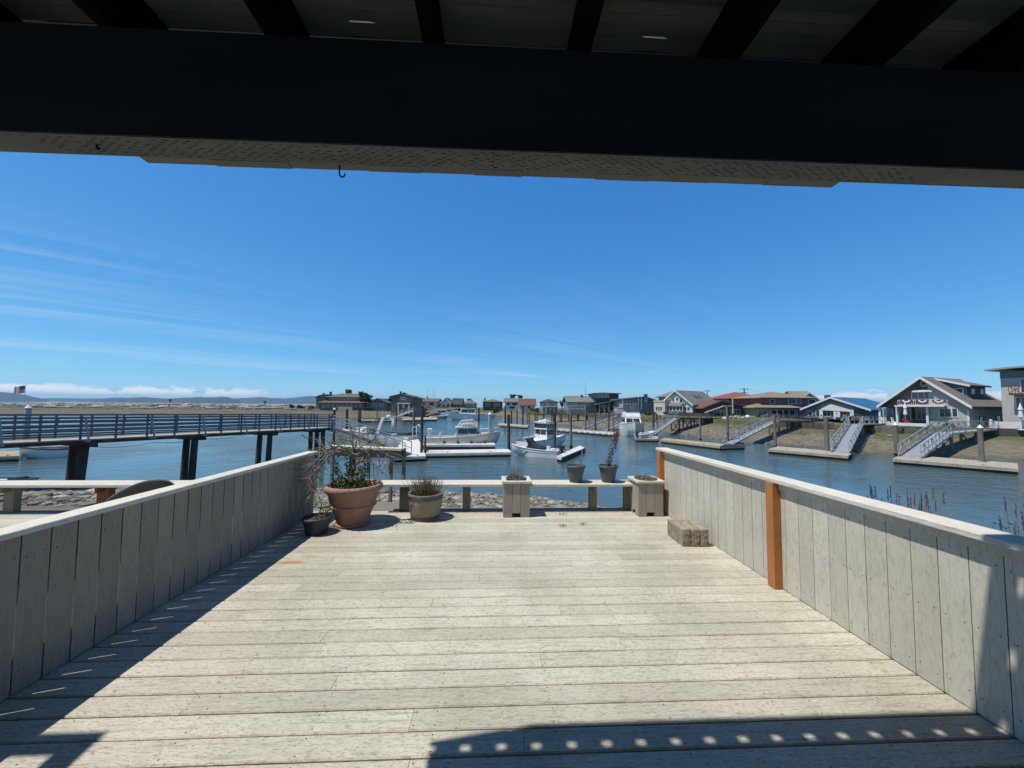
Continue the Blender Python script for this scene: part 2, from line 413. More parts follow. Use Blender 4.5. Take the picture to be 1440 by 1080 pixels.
# thin cirrus streaks, on a level sheet far overhead
zz = t.math('MAXIMUM', Z, .03)
pv = t.new('ShaderNodeCombineXYZ'); t.link(t.math('DIVIDE', X, zz), pv.inputs[0]); t.link(t.math('DIVIDE', Y, zz), pv.inputs[1])
turn = t.mapping(pv.outputs[0], (1, 1, 1), (0, 0, RAD(-42)))
ci = t.noise(t.mapping(turn, (.10, .8, 1)), .8, 9, .6, .9)
ci2 = t.noise(t.mapping(pv.outputs[0], (.3, .3, 1)), .35, 3, .5)
lowel = t.math('MULTIPLY', t.step(el, .035, .10), t.math('SUBTRACT', 1, t.step(el, .20, .36)))
azw = t.math('SUBTRACT', 1, t.math('MULTIPLY', t.step(az, .1, .6), .8))
cirrus = t.math('MULTIPLY', t.math('MULTIPLY', t.math('MULTIPLY', t.step(ci, .42, .86), t.step(ci2, .35, .6)), lowel), t.math('MULTIPLY', azw, .62))
gs = t.mix(t.step(el, .62, .95), hs.outputs[0], sky.outputs[0])      # darker towards the zenith
c1 = t.mix(cirrus, gs, (7.2, 8.0, 8.8))
shade = t.mix(t.step(t.math('SUBTRACT', el, t.math('MULTIPLY', top, .5)), -.006, .012), (5.2, 6.1, 7.2), (9.6, 9.7, 9.7))
c2 = t.mix(t.math('MULTIPLY', cum, .92), c1, shade)
t.link(c2, bg.inputs['Color']); bg.inputs['Strength'].default_value = .1
vs = scene.view_settings
scene.display_settings.display_device = 'sRGB'
vs.view_transform = 'Standard'; vs.look = 'None'; vs.exposure = 0.15; vs.gamma = 1; vs.use_curve_mapping = False
scene.cycles.use_denoising = True
scene.cycles.max_bounces = 8; scene.cycles.volume_bounces = 0
scene.cycles.sample_clamp_indirect = 6

# ------------------------------------------------------------------ setting: water, banks, hills
m = MB()
m.v = [(-5200, -200, WATER), (5200, -200, WATER), (5200, 5200, WATER), (-5200, 5200, WATER)]
m.f = [(0, 1, 2, 3)]; m.m = [0]
struct(m.build('harbour_water', MT['water']), 'rippled blue harbour water')

from mathutils import noise as nz
def fbm(x, y, s, o=4): return nz.fractal(Vector((x * s, y * s, 3.7)), 1.0, 2.0, o)
def strip(name, line, prof, mt, label, rough=.08, step=1.0, rs=.6):
    """a shore: a waterline, and a profile of (distance inland, level)"""
    P = []
    for a, b in zip(line, line[1:]):
        k = max(1, int((b - a).length / step))
        P += [a.lerp(b, i / k) for i in range(k)]
    P.append(line[-1]); n = len(P)
    T = [(P[min(i + 3, n - 1)] - P[max(i - 3, 0)]).normalized() for i in range(n)]
    N = [Vector((-q.y, q.x, 0)) for q in T]
    m = MB(); k = len(prof)
    for p, q in zip(P, N):
        for dd, z in prof:
            v = p + q * dd
            f = rough * fbm(v.x, v.y, rs) if -1 < dd < 200 else 0
            m.v.append((v.x, v.y, z + f))
    for i in range(n - 1):
        for j in range(k - 1):
            m.f.append((i * k + j, (i + 1) * k + j, (i + 1) * k + j + 1, i * k + j + 1)); m.m.append(0)
    STRIPS[name] = (P, N, prof, rough, rs)
    return struct(m.build(name, mt, smooth=True), label)
STRIPS = {}
def strip_pt(name, i, dd):
    P, N, prof, rough, rs = STRIPS[name]; v = P[i] + N[i] * dd
    pr = sorted(prof)
    for (a, za), (b, zb_) in zip(pr, pr[1:]):
        if a <= dd <= b: z = za + (zb_ - za) * (dd - a) / max(b - a, 1e-6); break
    return Vector((v.x, v.y, z + (rough * fbm(v.x, v.y, rs) if -1 < dd < 200 else 0)))
def wl(px, py): return at(px, py, WATER)
def lev(p, dz=0): return Vector((p.x, p.y, dz))
def subdiv(pr, k):
    o = []
    for a, b in zip(pr, pr[1:]):
        o += [(a[0] + (b[0] - a[0]) * i / k, a[1] + (b[1] - a[1]) * i / k) for i in range(k)]
    return o + [pr[-1]]
# right bank, from the near right to the far middle (inland is on the right of travel, so run it backwards)
right_line = [wl(690, 584.5), wl(720, 587), wl(752, 594), wl(800, 599), wl(860, 604), wl(930, 609), wl(1000, 617), wl(1060, 623), wl(1120, 628), wl(1210, 637), wl(1300, 643), wl(1380, 646), wl(1470, 650), wl(1640, 660)]
right_line = [lev(p) for p in right_line][::-1]
class _: pass
def flip(l): return [Vector((p.x, p.y, p.z)) for p in l]
GR = -.78                        # level of the lawns on the right bank
prof = subdiv([(14, -4.2), (0, WATER - .03), (-6, -2.3), (-11, -1.85), (-15.5, -1.55)], 3) + [(-15.6, -1.56), (-15.8, GR - .06), (-24, GR), (-60, GR), (-240, GR + .1)]
strip('right_bank', right_line, [(d_, z_) for d_, z_ in prof], MT['beach'], 'gravel and grass bank below the waterfront houses', .07, 1.2)
# the far spit on the left, low sand with driftwood, open sea behind
spit_line = [lev(wl(px, py)) for px, py in ((-500, 577), (-200, 580.5), (0, 582.5), (200, 584), (330, 585.5), (440, 587.5), (540, 589.2), (585, 589.8))]
prof = subdiv([(-14, -4.0), (0, WATER - .03), (14, -1.7), (32, -.75), (50, .0), (62, .15), (74, -.2), (90, -3.6)], 3)
strip('sand_spit', spit_line, prof, MT['spit'], 'low sandy spit between the harbour and the sea', .22, 3, .12)
# ground behind the far houses
m = MB()
a_, b_ = gp(430, 150, 0), gp(720, 155, 0)
for q in (gp(520, 124, WATER - 1), gp(575, 118, WATER - 1), gp(602, 121, WATER - 1), gp(616, 160, WATER - 1), gp(660, 168, WATER - 1), gp(690, 170, WATER - 1), gp(720, 160, WATER - 1), gp(860, 172, WATER - 1), gp(980, 330, WATER - 1), gp(500, 330, WATER - 1)): m.v.append(tuple(q))
for q in (gp(524, 134, -1.4), gp(577, 130, -1.4), gp(598, 133, -1.4), gp(612, 170, -1.3), gp(661, 176, -1.25), gp(690, 178, -1.25), gp(722, 168, -1.25), gp(858, 180, -1.25), gp(970, 326, -1), gp(504, 320, -1)): m.v.append(tuple(q))
m.f = [(i, (i + 1) % 10, 10 + (i + 1) % 10, 10 + i) for i in range(10)] + [tuple(range(10, 20))]; m.m = [0] * 11
struct(m.build('far_bank', MT['beach']), 'flat ground under the far row of houses')
# near bank with its pebbles
near_line = [lev(wl(px, py)) for px, py in ((-420, 676), (-150, 679), (0, 680), (200, 682), (400, 688), (540, 691), (650, 694), (750, 701), (830, 712), (900, 727), (1060, 752), (1300, 790))]
near_line += [Vector((14, 4, 0)), Vector((16, -20, 0))]
N0 = [(p.x, p.y) for p in near_line]
def shore_d(x, y):
    best = 1e9
    for (ax, ay), (bx, by) in zip(N0, N0[1:]):
        dx, dy = bx - ax, by - ay; L2 = dx * dx + dy * dy
        tt = max(0, min(1, ((x - ax) * dx + (y - ay) * dy) / L2))
        ex, ey = x - ax - dx * tt, y - ay - dy * tt
        dd = math.hypot(ex, ey)
        if dd < abs(best): best = dd if dx * ey - dy * ex < 0 else -dd
    return best                    # positive on the land side
def near_z(x, y):
    d_ = shore_d(x, y)
    z = WATER + (d_ * .16 if d_ > 0 else d_ * .22)
    z = min(z, -.85 if x < 3 else -1.1)
    return max(z, -4.5) + .06 * fbm(x, y, .8)
m = MB(); nx, ny = 110, 60
for j in range(ny + 1):
    for i in range(nx + 1):
        x = -38 + 58 * i / nx; y = -2 + 27 * j / ny
        m.v.append((x, y, near_z(x, y)))
for j in range(ny):
    for i in range(nx):
        k = j * (nx + 1) + i
        m.f.append((k, k + 1, k + nx + 2, k + nx + 1)); m.m.append(0)
struct(m.build('near_bank', MT['bank'], smooth=True), 'rocky bank between the deck and the water')
ICO = None
def ico():
    global ICO
    if ICO is None:
        b = bmesh.new(); bmesh.ops.create_icosphere(b, subdivisions=1, radius=1)
        b.verts.ensure_lookup_table()
        ICO = ([v.co.copy() for v in b.verts], [[v.index for v in f.verts] for f in b.faces]); b.free()
    return ICO
def rock(m, p, r, flat=.6):
    vs, fs = ico(); a = U(0, 6.3); ca, sa = math.cos(a), math.sin(a)
    sx_, sy_, sz_ = r * U(.7, 1.3), r * U(.6, 1), r * flat * U(.6, 1.2)
    o = []
    for v in vs:
        k = U(.82, 1.15); x, y, z = v.x * sx_ * k, v.y * sy_ * k, v.z * sz_ * k
        o.append((p[0] + x * ca - y * sa, p[1] + x * sa + y * ca, p[2] + z))
    m.add(o, fs)
m = MB(); cnt = 0
while cnt < 5200:
    if cnt % 3: x, y = U(-26, -7), U(9, 21)
    else: x, y = U(-7, 6), U(11.5, 19.5)
    d_ = shore_d(x, y)
    if not -.5 < d_ < 9: continue
    if d_ > 6.5 and U(0, 1) < .5: continue
    rock(m, (x, y, near_z(x, y) + .02), U(.05, .17) if U(0, 1) < .9 else U(.17, .3)); cnt += 1
o = m.build('shore_pebbles', MT['pebbles'], recalc=False)
o['kind'] = 'stuff'; o['label'] = 'grey and tan pebbles on the shore below the deck'
# hills across the sea
def hill(name, px0, px1, D, prof, label):
    m = MB(); k = 60; vs = []
    for j, (dd, hh) in enumerate(((0, 0), (.35, .55), (.7, 1), (1.2, .6))):
        for i in range(k + 1):
            u = i / k; px = px0 + (px1 - px0) * u
            q = gp(px, D * (1 + .28 * dd), 0)
            f = 0
            for (a, ha), (b, hb) in zip(prof, prof[1:]):
                if a <= u <= b: f = ha + (hb - ha) * (u - a) / max(b - a, 1e-6)
            z = WATER - 1 + f * D / F * hh * (1 + .28 * dd) * (1 + .12 * fbm(px * .05, j, 1))
            m.v.append((q.x, q.y, z))
    for j in range(3):
        for i in range(k):
            a = j * (k + 1) + i; m.f.append((a, a + 1, a + k + 2, a + k + 1)); m.m.append(0)
    return struct(m.build(name, MT['hill'], smooth=True), label)
hill('hills', -400, 66, 2200, [(0, 16), (.5, 18), (.8, 15), (.9, 12), (1, 3)], 'long wooded headland across the water at the far left')
hill('hills', 40, 175, 3600, [(0, 4), (.4, 5), (.8, 4.5), (1, 2)], 'faint low shore across the sea')
hill('hills', 130, 340, 2500, [(0, 2), (.1, 6), (.35, 7), (.5, 5.5), (.7, 8), (.9, 8.5), (.97, 5), (1, 1)], 'dark blue island on the sea horizon')
hill('hills', 320, 640, 3800, [(0, 6), (.15, 8), (.25, 7), (.36, 10), (.45, 8), (.7, 7), (1, 5)], 'pale blue mountain ridge on the sea horizon')
# the air
m = MB().box(-5600, 5600, -260, 5600, -6, 95)
hz = bpy.data.materials.new('haze'); hz.use_nodes = True
nt = hz.node_tree; nt.nodes.remove(nt.nodes['Principled BSDF'])
pv_ = nt.nodes.new('ShaderNodeVolumePrincipled'); pv_.inputs['Density'].default_value = 1.3e-4
pv_.inputs['Color'].default_value = (.42, .68, 1, 1); pv_.inputs['Anisotropy'].default_value = .2
nt.links.new(pv_.outputs[0], nt.nodes['Material Output'].inputs['Volume'])
o = m.build('haze', hz); o['kind'] = 'stuff'

# ------------------------------------------------------------------ the deck
m = MB(); gap = .0085; pitch = .145; y = -.62
def board(m, x0, x1, y0, y1, zt, th=.038, c=.006):
    P = [(y0, zt - th), (y1, zt - th), (y1, zt - c), (y1 - c, zt), (y0 + c, zt), (y0, zt - c)]
    m.prismx(P, x0, x1)
def screw(m, x, y, z, r=.0042):
    m.add([(x + r * math.cos(k * 1.0472), y + r * math.sin(k * 1.0472), z + .0012) for k in range(6)] + [(x + r * .8 * math.cos(k * 1.0472), y + r * .8 * math.sin(k * 1.0472), z - .001) for k in range(6)], [(0, 1, 2, 3, 4, 5)])
row = 0
while y < 5.82:
    cuts = [-9.5]
    x = -9.5 + U(.5, 3.2)
    while x < 2.4:
        cuts.append(x); x += U(1.9, 3.7)
    cuts.append(2.62)
    for a, b in zip(cuts, cuts[1:]):
        zb_ = U(-.0012, .0012)
        board(m, a + .0012, b - .0012, y + gap / 2, y + pitch - gap / 2, zb_)
        m.mi = 1
        for jx in list(range(20)):
            jx = jx * .6 - 9.3 + .02
            if a + .03 < jx < b - .03 and -3 < jx:
                for yy in (.028, .117): screw(m, jx + U(-.006, .006), y + yy + U(-.004, .004), zb_)
        if -3 < a < 2.5: screw(m, a + .018, y + .03, zb_); screw(m, a + .018, y + .115, zb_)
        m.mi = 0
    y += pitch; row += 1
deck_end = y
for jx in [i * .6 - 9.3 for i in range(20)]: m.box(jx, jx + .04, -.6, deck_end - .05, -.23, -.041)
struct(m.build('deck', [MT['deck'], MT['rust']]), 'weathered pale wooden deck of wide boards')
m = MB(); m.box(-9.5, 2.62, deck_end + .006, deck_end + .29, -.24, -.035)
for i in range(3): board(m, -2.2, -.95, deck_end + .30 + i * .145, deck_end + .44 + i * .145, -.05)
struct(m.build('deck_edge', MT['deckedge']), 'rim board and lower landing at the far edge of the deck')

# ------------------------------------------------------------------ parapet walls
XL = -2.59
t_ = thing('parapet_wall', 'grey weathered board wall along the left side of the deck, in shade on its inner face', 'wall', (XL, 2.6, 0))
m = MB(); y = -.62
while y < 5.72:
    tw = U(-.0015, .0015); x0 = XL - .016
    a, b = y + .0044, y + .1450 - .0044
    vs = [(x0 + tw, a, .008), (XL + tw, a, .008), (XL - tw, b, .008), (x0 - tw, b, .008)]
    m.loft([(p[0] - XL, p[1] - 2.6, p[2]) for p in vs], [(p[0] - XL, p[1] - 2.6, .862) for p in vs]); y += .145
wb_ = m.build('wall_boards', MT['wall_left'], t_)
m = MB(); y = -.62
while y < 5.65:
    for zz in (.12, .74):
        for dy in (.03, .115): m.T = Matrix.Translation((.0016, y - 2.6 + dy + U(-.004, .004), zz + U(-.01, .01))) @ Matrix.Rotation(RAD(90), 4, 'Y'); m.lathe([(.0038, -.003), (.0038, .0005), (.001, .001)], 6)
    y += .145
m.build('nail_heads', MT['rust'], wb_)['kind'] = 'stuff'
m = MB()
for z0, z1 in ((.0, .23), (.60, .862)): m.box(-.056, -.0185, -3.2, 3.13, z0, z1)
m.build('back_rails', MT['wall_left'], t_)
m = MB().box(-.115, .028, -3.25, 3.2, .8645, .899)
m.build('cap_rail', MT['cap'], t_, bevel=.004)
m = MB().box(-.1, -.0185, 3.135, 3.19, 0, .8640)
m.build('end_post', MT['post_grey'], t_)

XR = 2.55
t_ = thing('parapet_wall', 'sunlit pale board wall along the right side of the deck with two orange posts', 'wall', (XR, 2.6, 0))
m = MB(); y = -.62
while y < 5.70:
    tw = U(-.001, .001); a, b = y + .0025, y + .145 - .0025
    if b < 5.8:
        vs = [(tw, a - 2.6), (.018 + tw, a - 2.6), (.018 - tw, b - 2.6), (-tw, b - 2.6)]
        m.loft([(*p, .006) for p in vs], [(*p, .915) for p in vs])
    y += .145
m.T = None
wb_ = m.build('wall_boards', MT['wall_right'], t_)
m = MB(); y = -.62
while y < 5.65:
    for zz in (.09, .45, .80):
        for dy in (.03, .115): m.T = Matrix.Translation((-.0006, y - 2.6 + dy + U(-.004, .004), zz + U(-.01, .01))) @ Matrix.Rotation(RAD(90), 4, 'Y'); m.lathe([(.0028, -.002), (.0028, .0012), (.001, .0016)], 6)
    y += .145
m.build('nail_heads', MT['rust'], wb_)['kind'] = 'stuff'
m = MB().box(.0215, .06, -3.2, 3.1, 0, .917)
m.build('wall_core', MT['joist'], t_)
m = MB().box(-.019, -.0025, -3.2, 0.83 - .045 - .045, .866, .9195)
m.box(-.019, -.0025, .834, 3.10, .866, .9195)
m.build('frieze_board', MT['wall_right'], t_)
m = MB()
m.box(-.062, .11, -3.22, 3.24, .922, .96)
m.build('cap_rail', MT['cap'], t_, bevel=.005)
for yy in (.8 - .012, 3.12):
    m = MB().box(-.076, -.0005 if yy < 2 else .012, yy - .045, yy + .045, .002, .9205)
    o = m.build('post', MT['cedar'], t_, bevel=.004)
    o['label'] = 'new orange cedar post'

# ------------------------------------------------------------------ balcony overhead: beam, joists, boards, parapet
t_ = thing('balcony', 'dark stained balcony overhead with a deep beam, joists and ceiling boards', 'balcony', (0, 1.2, 2.394))
zb = 2.394
m = MB().box(-4.6, 4.6, -.044, .05, 0, .34)
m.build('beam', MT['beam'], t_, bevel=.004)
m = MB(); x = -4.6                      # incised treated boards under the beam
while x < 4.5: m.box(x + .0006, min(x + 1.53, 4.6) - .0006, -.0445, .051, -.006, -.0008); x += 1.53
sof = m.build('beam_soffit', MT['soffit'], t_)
m = MB()
for k in range(900):
    x, y_ = U(-1.4, 1.4), -.034 + .0105 * rnd.randint(0, 7); x = round(x / .034) * .034 + (y_ * 1.6)
    x += U(-.004, .004); m.box(x, x + .012, y_ - .00025, y_ + .00025, -.0072, -.0062)
o = m.build('incising_cuts', MT['cuts'], sof); o['kind'] = 'stuff'
for xj in (-2.16, -1.68, -1.19, -.70, -.215, .278, .77, 1.26, 1.75, 2.24):
    m = MB().box(xj - .021, xj + .021, -2.0, .158, .3425, .53)
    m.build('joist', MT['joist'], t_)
m = MB(); y = -2.0
while y < .15:
    wd = (.072, .03, .058, .04)[int((y + 2) * 97) % 4]
    for a, b in ((-2.6, -1.19), (-1.19, -.215), (-.215, .77), (.77, 2.6)):
        y2 = min(y + wd, .1605)
        if y < .1 < y2 + .01 and (a < -.45 < b or a < .58 < b):      # a split that lets a sliver of daylight through
            q = -.47 if a < -.45 < b else .57
            m.box(a + .001, q - .06, y + .0015, y2 - .0015, .532, .566); m.box(q - .0599, q + .03, y + .0015, y2 - .0045, .532, .566); m.box(q + .0301, b - .001, y + .0015, y2 - .0015, .532, .566)
        else: m.box(a + .001, b - .001, y + .0015, y2 - .0015, .532 + U(0, .002), .566)
    y += wd
m.box(-2.6, 2.6, -2.0, .155, .575, .58) if False else None
m.build('ceiling_boards', MT['ceiling'], t_)
m = MB()  # boards added to keep light from leaking in over the beam
for a, b in ((-4.6, -1.6), (-1.6, 1.6), (1.6, 4.6)): m.box(a, b - .001, .1592, .1615, .10, .5665)
m.box(-4.6, -2.6, -2, .158, .532, .566); m.box(2.6, 4.6, -2, .158, .532, .566)
m.build('light_blocking', MT['joist'], t_)
m = MB()                           # fascia hanging outside the joists: boards with ragged lower ends and clipped corners
xs = [-1.29]
while xs[-1] < 1.1: xs.append(xs[-1] + U(.15, .28))
xs.append(1.28)
for i, (a, b) in enumerate(zip(xs, xs[1:])):
    z0 = .064 + U(-.0018, .0018)
    P = [(a + .0006, z0), (b - .0006, z0), (b - .0006, .56), (a + .0006, .56)]
    if i == 0: P[0:1] = [(a, z0 + .045), (a + .035, z0)]
    if i == len(xs) - 2: P[1:2] = [(b - .035, z0), (b, z0 + .03)]
    m.prism(P, .162, .2)
m.build('fascia_boards', MT['rim'], t_)
m = MB(); x = -1.6                  # unseen ledge added outside the floor edge, its holes cast the light spots
m.box(-1.6, 1.7, .157, .2695, .556, .566); m.box(-1.6, 1.7, .2945, .3255, .556, .566)
while x < 1.69: g_ = U(.0185, .0235); m.box(x + g_, min(x + .1665 - g_, 1.7), .2697, .2943, .556, .566); x += .1665
m.build('light_spot_ledge', MT['rim'], t_)
m = MB(); x = -1.6; i = 0           # upper parapet, its left end cut back
while x < 1.69:
    x2 = min(x + .165, 1.7)
    m.prism([(x + .001, .568), (x2 - .001, .568), (x2 - .001, 1.15), (max(x, -1.39) + .001, 1.15), ] if i else [(x + .001, .568), (x2 - .001, .568), (x2 - .001, 1.02)], .30, .3225); x += .165; i += 1
m.box(-1.385, 1.74, .24, .3225, 1.151, 1.178)
m.build('upper_parapet', MT['rim'], t_)
m = MB().prism([(-7.5, .65), (-3.34, .65), (-2.903, -.3), (-2.772, -.3), (-3.56, 1.43), (-7.5, 1.43)], .30, .3225)  # unseen panel added to cast the slanted shadow at lower left
m.build('shadow_panel', MT['rim'], t_)
for xx in (-4.45, 4.45):
    m = MB().box(xx - .07, xx + .07, -.05, .055, -zb - .3, -.003); m.build('post', MT['joist'], t_)
hw = MB(); hw.box(-7, 7, -1.05, -.9, -.6, 6.2)
o = hw.build('house_wall', MT['sidingtan']); tag(mid(o), 'unseen pale house wall carrying the balcony', 'wall')
for (xx, yy, ln, lab) in ((-.565, 1.368, .05, 'small black hook hanging from the outer edge of the dark beam'), (-1.23, 1.20, .022, 'tiny hook screwed under the left part of the beam')):
    m = MB(); z0 = 2.394 if yy < 1.25 else 2.456
    pts = [(0, 0, .0)] + [(0, 0, -ln * .5)]
    for k in range(9):
        a = math.pi * k / 8
        pts.append((ln * .2 * (1 - math.cos(a)), 0, -ln * .6 - ln * .25 * math.sin(a)))
    m.tube(pts, .0028, 6)
    o = m.build('hook', MT['steel'], smooth=True); o.location = (xx, yy, z0)
    tag(o, lab, 'hook')

# ------------------------------------------------------------------ benches at the deck edge
YB = 5.93
def bench(label, x0, x1, legs, loc_x):
    t_ = thing('bench', label, 'bench', (loc_x, YB, 0))
    m = MB()
    for k in range(2):
        a = -.17 + k * .172
        m.box(x0 - loc_x, x1 - loc_x, a, a + .168, .382, .42)
    m.build('seat', MT['capx'], t_, bevel=.004)
    for (lx, lw, mt_, lab) in legs:
        m = MB().box(lx - lw / 2 - loc_x, lx + lw / 2 - loc_x, -.05, .05, -.0345, .38)
        m.box(lx - .02 - loc_x, lx + .02 - loc_x, -.15, -.052, .30, .379); m.box(lx - .02 - loc_x, lx + .02 - loc_x, .052, .15, .30, .379)
        o = m.build('leg', mt_, t_, bevel=.003)
        if lab: o['label'] = lab
    return t_
bench('low bleached plank bench along the far edge of the deck', -1.72, 2.42, [(-1.33, .13, MT['post_grey'], None), (-.40, .11, MT['post_grey'], None), (1.53, .11, MT['post_grey'], None), (2.07, .11, MT['post_grey'], None)], .4)
bench('low plank bench beyond the left parapet wall', -8.9, -3.6, [(-6.9, .14, MT['post_grey'], None), (-5.62, .17, MT['redwood'], 'red brown replacement leg')], -6.2)

# ------------------------------------------------------------------ pots and planters
def soil(r, z, parent, n=26):
    m = MB(); vs = [(0, 0, z + .01)]; k = 26
    for q in (.5, 1):
        for j in range(k): a = 2 * math.pi * j / k; vs.append((r * q * math.cos(a), r * q * math.sin(a), z + U(-.012, .015)))
    fs = [(0, 1 + j, 1 + (j + 1) % k) for j in range(k)] + [(1 + j, 1 + k + j, 1 + k + (j + 1) % k, 1 + (j + 1) % k) for j in range(k)]
    m.add(vs, fs); return m.build('soil', MT['soil'], parent, smooth=True)
def branch(m, p, d, L, r, depth, out=None, droop=.0, spread=.7, kids=(2, 3)):
    pts = [Vector(p)]; d = Vector(d).normalized(); k = 5
    for i in range(k):
        d = (d + Vector((U(-1, 1), U(-1, 1), U(-1, 1))) * .16 + Vector((0, 0, -droop))).normalized()
        pts.append(pts[-1] + d * (L / k))
    m.tube(pts, [r * (1 - .5 * i / k) for i in range(k + 1)], 5)
    if out is not None: out += pts[2:]
    if depth > 0:
        for _ in range(rnd.randint(*kids)):
            i = rnd.randint(2, k); nd = (d + Vector((U(-1, 1), U(-1, 1), U(-.6, .8))) * spread).normalized()
            branch(m, pts[i], nd, L * U(.5, .8), r * .5, depth - 1, out, droop, spread, kids)

# big terracotta pot
t_ = thing('potted_shrub', 'large terracotta pot with a half bare twiggy shrub beside the left wall', 'potted plant', (-1.86, 5.29, 0))
m = MB()
pr = [(.205, .0), (.225, .012), (.222, .03), (.205, .04), (.222, .12), (.268, .24), (.275, .246), (.293, .25), (.297, .265), (.285, .278), (.283, .285), (.318, .42), (.325, .44)]
rim = [(.352, .452), (.368, .475), (.368, .505), (.352, .526), (.325, .528), (.308, .51), (.302, .44), (.29, .40)]
m.lathe(pr + rim[:1], 48, closed=True); m.lathe([(.205, 0), (.001, .002)], 48, closed=True)
m.build('pot', MT['terracotta'], t_, smooth=True)
m = MB(); n_ = 120; vs = []                      # rope-twist rim
for i, (r, z) in enumerate(rim):
    for j in range(n_):
        a = 2 * math.pi * j / n_
        k = .007 * math.sin(30 * a + i * 1.3) if 0 < i < 5 else 0
        vs.append(((r + k) * math.cos(a), (r + k) * math.sin(a), z))
m.add(vs, [(i * n_ + j, i * n_ + (j + 1) % n_, (i + 1) * n_ + (j + 1) % n_, (i + 1) * n_ + j) for i in range(len(rim) - 1) for j in range(n_)])
m.build('pot_rim', MT['terracotta'], t_, smooth=True)
soil(.30, .455, t_)
sh = thing('x', '', '', (0, 0, 0)); bpy.data.objects.remove(sh)
m = MB()
m.tube([(-.02, 0, .44), (-.03, .0, .6), (-.0, .02, .75), (-.015, .0, .9), (.0, .01, .98)], [.024, .021, .018, .015, .012], 8)
m.build('trunk', MT['trunkdark'], t_, smooth=True)
m = MB(); tips = []
def arc(pts, r0_, r1_, twigs=6, tw=.16):
    twigs = int(twigs * 1.6)
    P = [Vector(p) for p in pts]; Q = []
    for i in range(len(P) - 1):
        for k in range(4): Q.append(P[i].lerp(P[i + 1], k / 4) + Vector((U(-1, 1), U(-1, 1), U(-1, 1))) * .008)
    Q.append(P[-1]); n = len(Q)
    m.tube(Q, [1.35 * (r0_ + (r1_ - r0_) * i / (n - 1)) for i in range(n)], 6)
    for _ in range(twigs):
        i = rnd.randint(2, n - 1); dd = (Q[i] - Q[i - 1]).normalized()
        branch(m, Q[i], dd * .8 + Vector((U(-1, 1), U(-1, 1), U(-.9, .9))), tw * U(.7, 1.6), .0062, 1, None, .05, .7, (1, 2))
arc([(0, 0, .86), (-.1, 0, 1.0), (-.22, .02, 1.03), (-.36, 0, .98), (-.46, -.05, .85), (-.54, -.1, .66), (-.60, -.12, .50)], .013, .004, 12)
arc([(0, 0, .92), (-.15, -.08, 1.0), (-.3, -.12, .96), (-.42, -.16, .8), (-.50, -.2, .6), (-.52, -.22, .44)], .011, .003, 10)
arc([(-.02, .02, .95), (-.05, .02, 1.08), (-.1, .03, 1.14), (-.22, .05, 1.15)], .012, .003, 6)
arc([(-.2, .05, .95), (-.35, .1, .93), (-.5, .1, 1.0), (-.55, .1, 1.08)], .008, .003, 6)
arc([(.0, 0, .96), (.1, .05, 1.03), (.2, .05, 1.10), (.26, .06, 1.14)], .009, .003, 8)
arc([(.0, 0, .90), (.16, .03, .98), (.30, .04, .96), (.42, .05, .90), (.48, .05, .82)], .009, .003, 10)
arc([(.0, 0, .80), (.12, -.05, .85), (.24, -.06, .83), (.36, -.08, .76)], .008, .003, 7)
arc([(-.3, 0, 1.0), (-.42, .02, .92), (-.52, .0, .78), (-.62, -.03, .7)], .007, .002, 9)
arc([(-.25, -.06, .95), (-.38, -.1, .82), (-.46, -.14, .6), (-.43, -.2, .42)], .007, .002, 9)
arc([(-.02, 0, .97), (.02, 0, 1.1), (.1, .02, 1.18), (.2, .02, 1.2)], .007, .002, 6)
m.build('bare_branches', MT['bark'], t_, smooth=True)
m = MB()
for _ in range(34):                               # leafy suckers
    a = U(0, 6.3); r = U(.03, .26); p = Vector((r * math.cos(a), r * math.sin(a), .45)); h = U(.14, .55) * (1.2 - r * 2)
    dr = Vector((U(-.3, .3), U(-.3, .3), 1)); 
    for k in range(int(h * 90)): m.leaf(p + dr * (h * U(.1, 1)) + Vector((U(-1, 1), U(-1, 1), 0)) * .03, U(.012, .026))
for _ in range(90): m.leaf((U(-.06, .1), U(-.06, .06), U(.75, .93)), U(.01, .02))
for _ in range(500): a = U(0, 6.3); r = U(.1, .31); m.leaf((r * math.cos(a), r * math.sin(a), U(.46, .55)), U(.01, .022))
m.build('leaves', MT['leafg'], t_, recalc=False)

def pot_prof(rb, rt, h, lip, wall=.012, lh=.03):
    return [(rb * .96, 0), (rb, .008), (rt - .01, h - lh), (rt + lip, h - lh + .004), (rt + lip, h - .004), (rt + lip - .004, h), (rt - wall, h), (rt - wall - .01, h - lh * 1.2), (.001, h - lh * 1.25)]
# low dark pot
t_ = thing('potted_plant', 'low dark plastic pot with withered leaves in the corner by the left wall', 'potted plant', (-2.17, 4.93, 0))
m = MB().lathe(pot_prof(.125, .165, .20, .01), 36); m.build('pot', MT['darkpot'], t_, smooth=True)
soil(.145, .168, t_)
m = MB()
for _ in range(220): a = U(0, 6.3); r = U(0, .12); m.leaf((r * math.cos(a), r * math.sin(a), U(.17, .20)), U(.008, .018))
m.build('dead_leaves', MT['leafdry'], t_, recalc=False)
m = MB()
for _ in range(110): m.leaf((U(.02, .15), U(-.02, .12), U(.18, .32)), U(.01, .022))
m.build('leaves', MT['leafg'], t_, recalc=False)

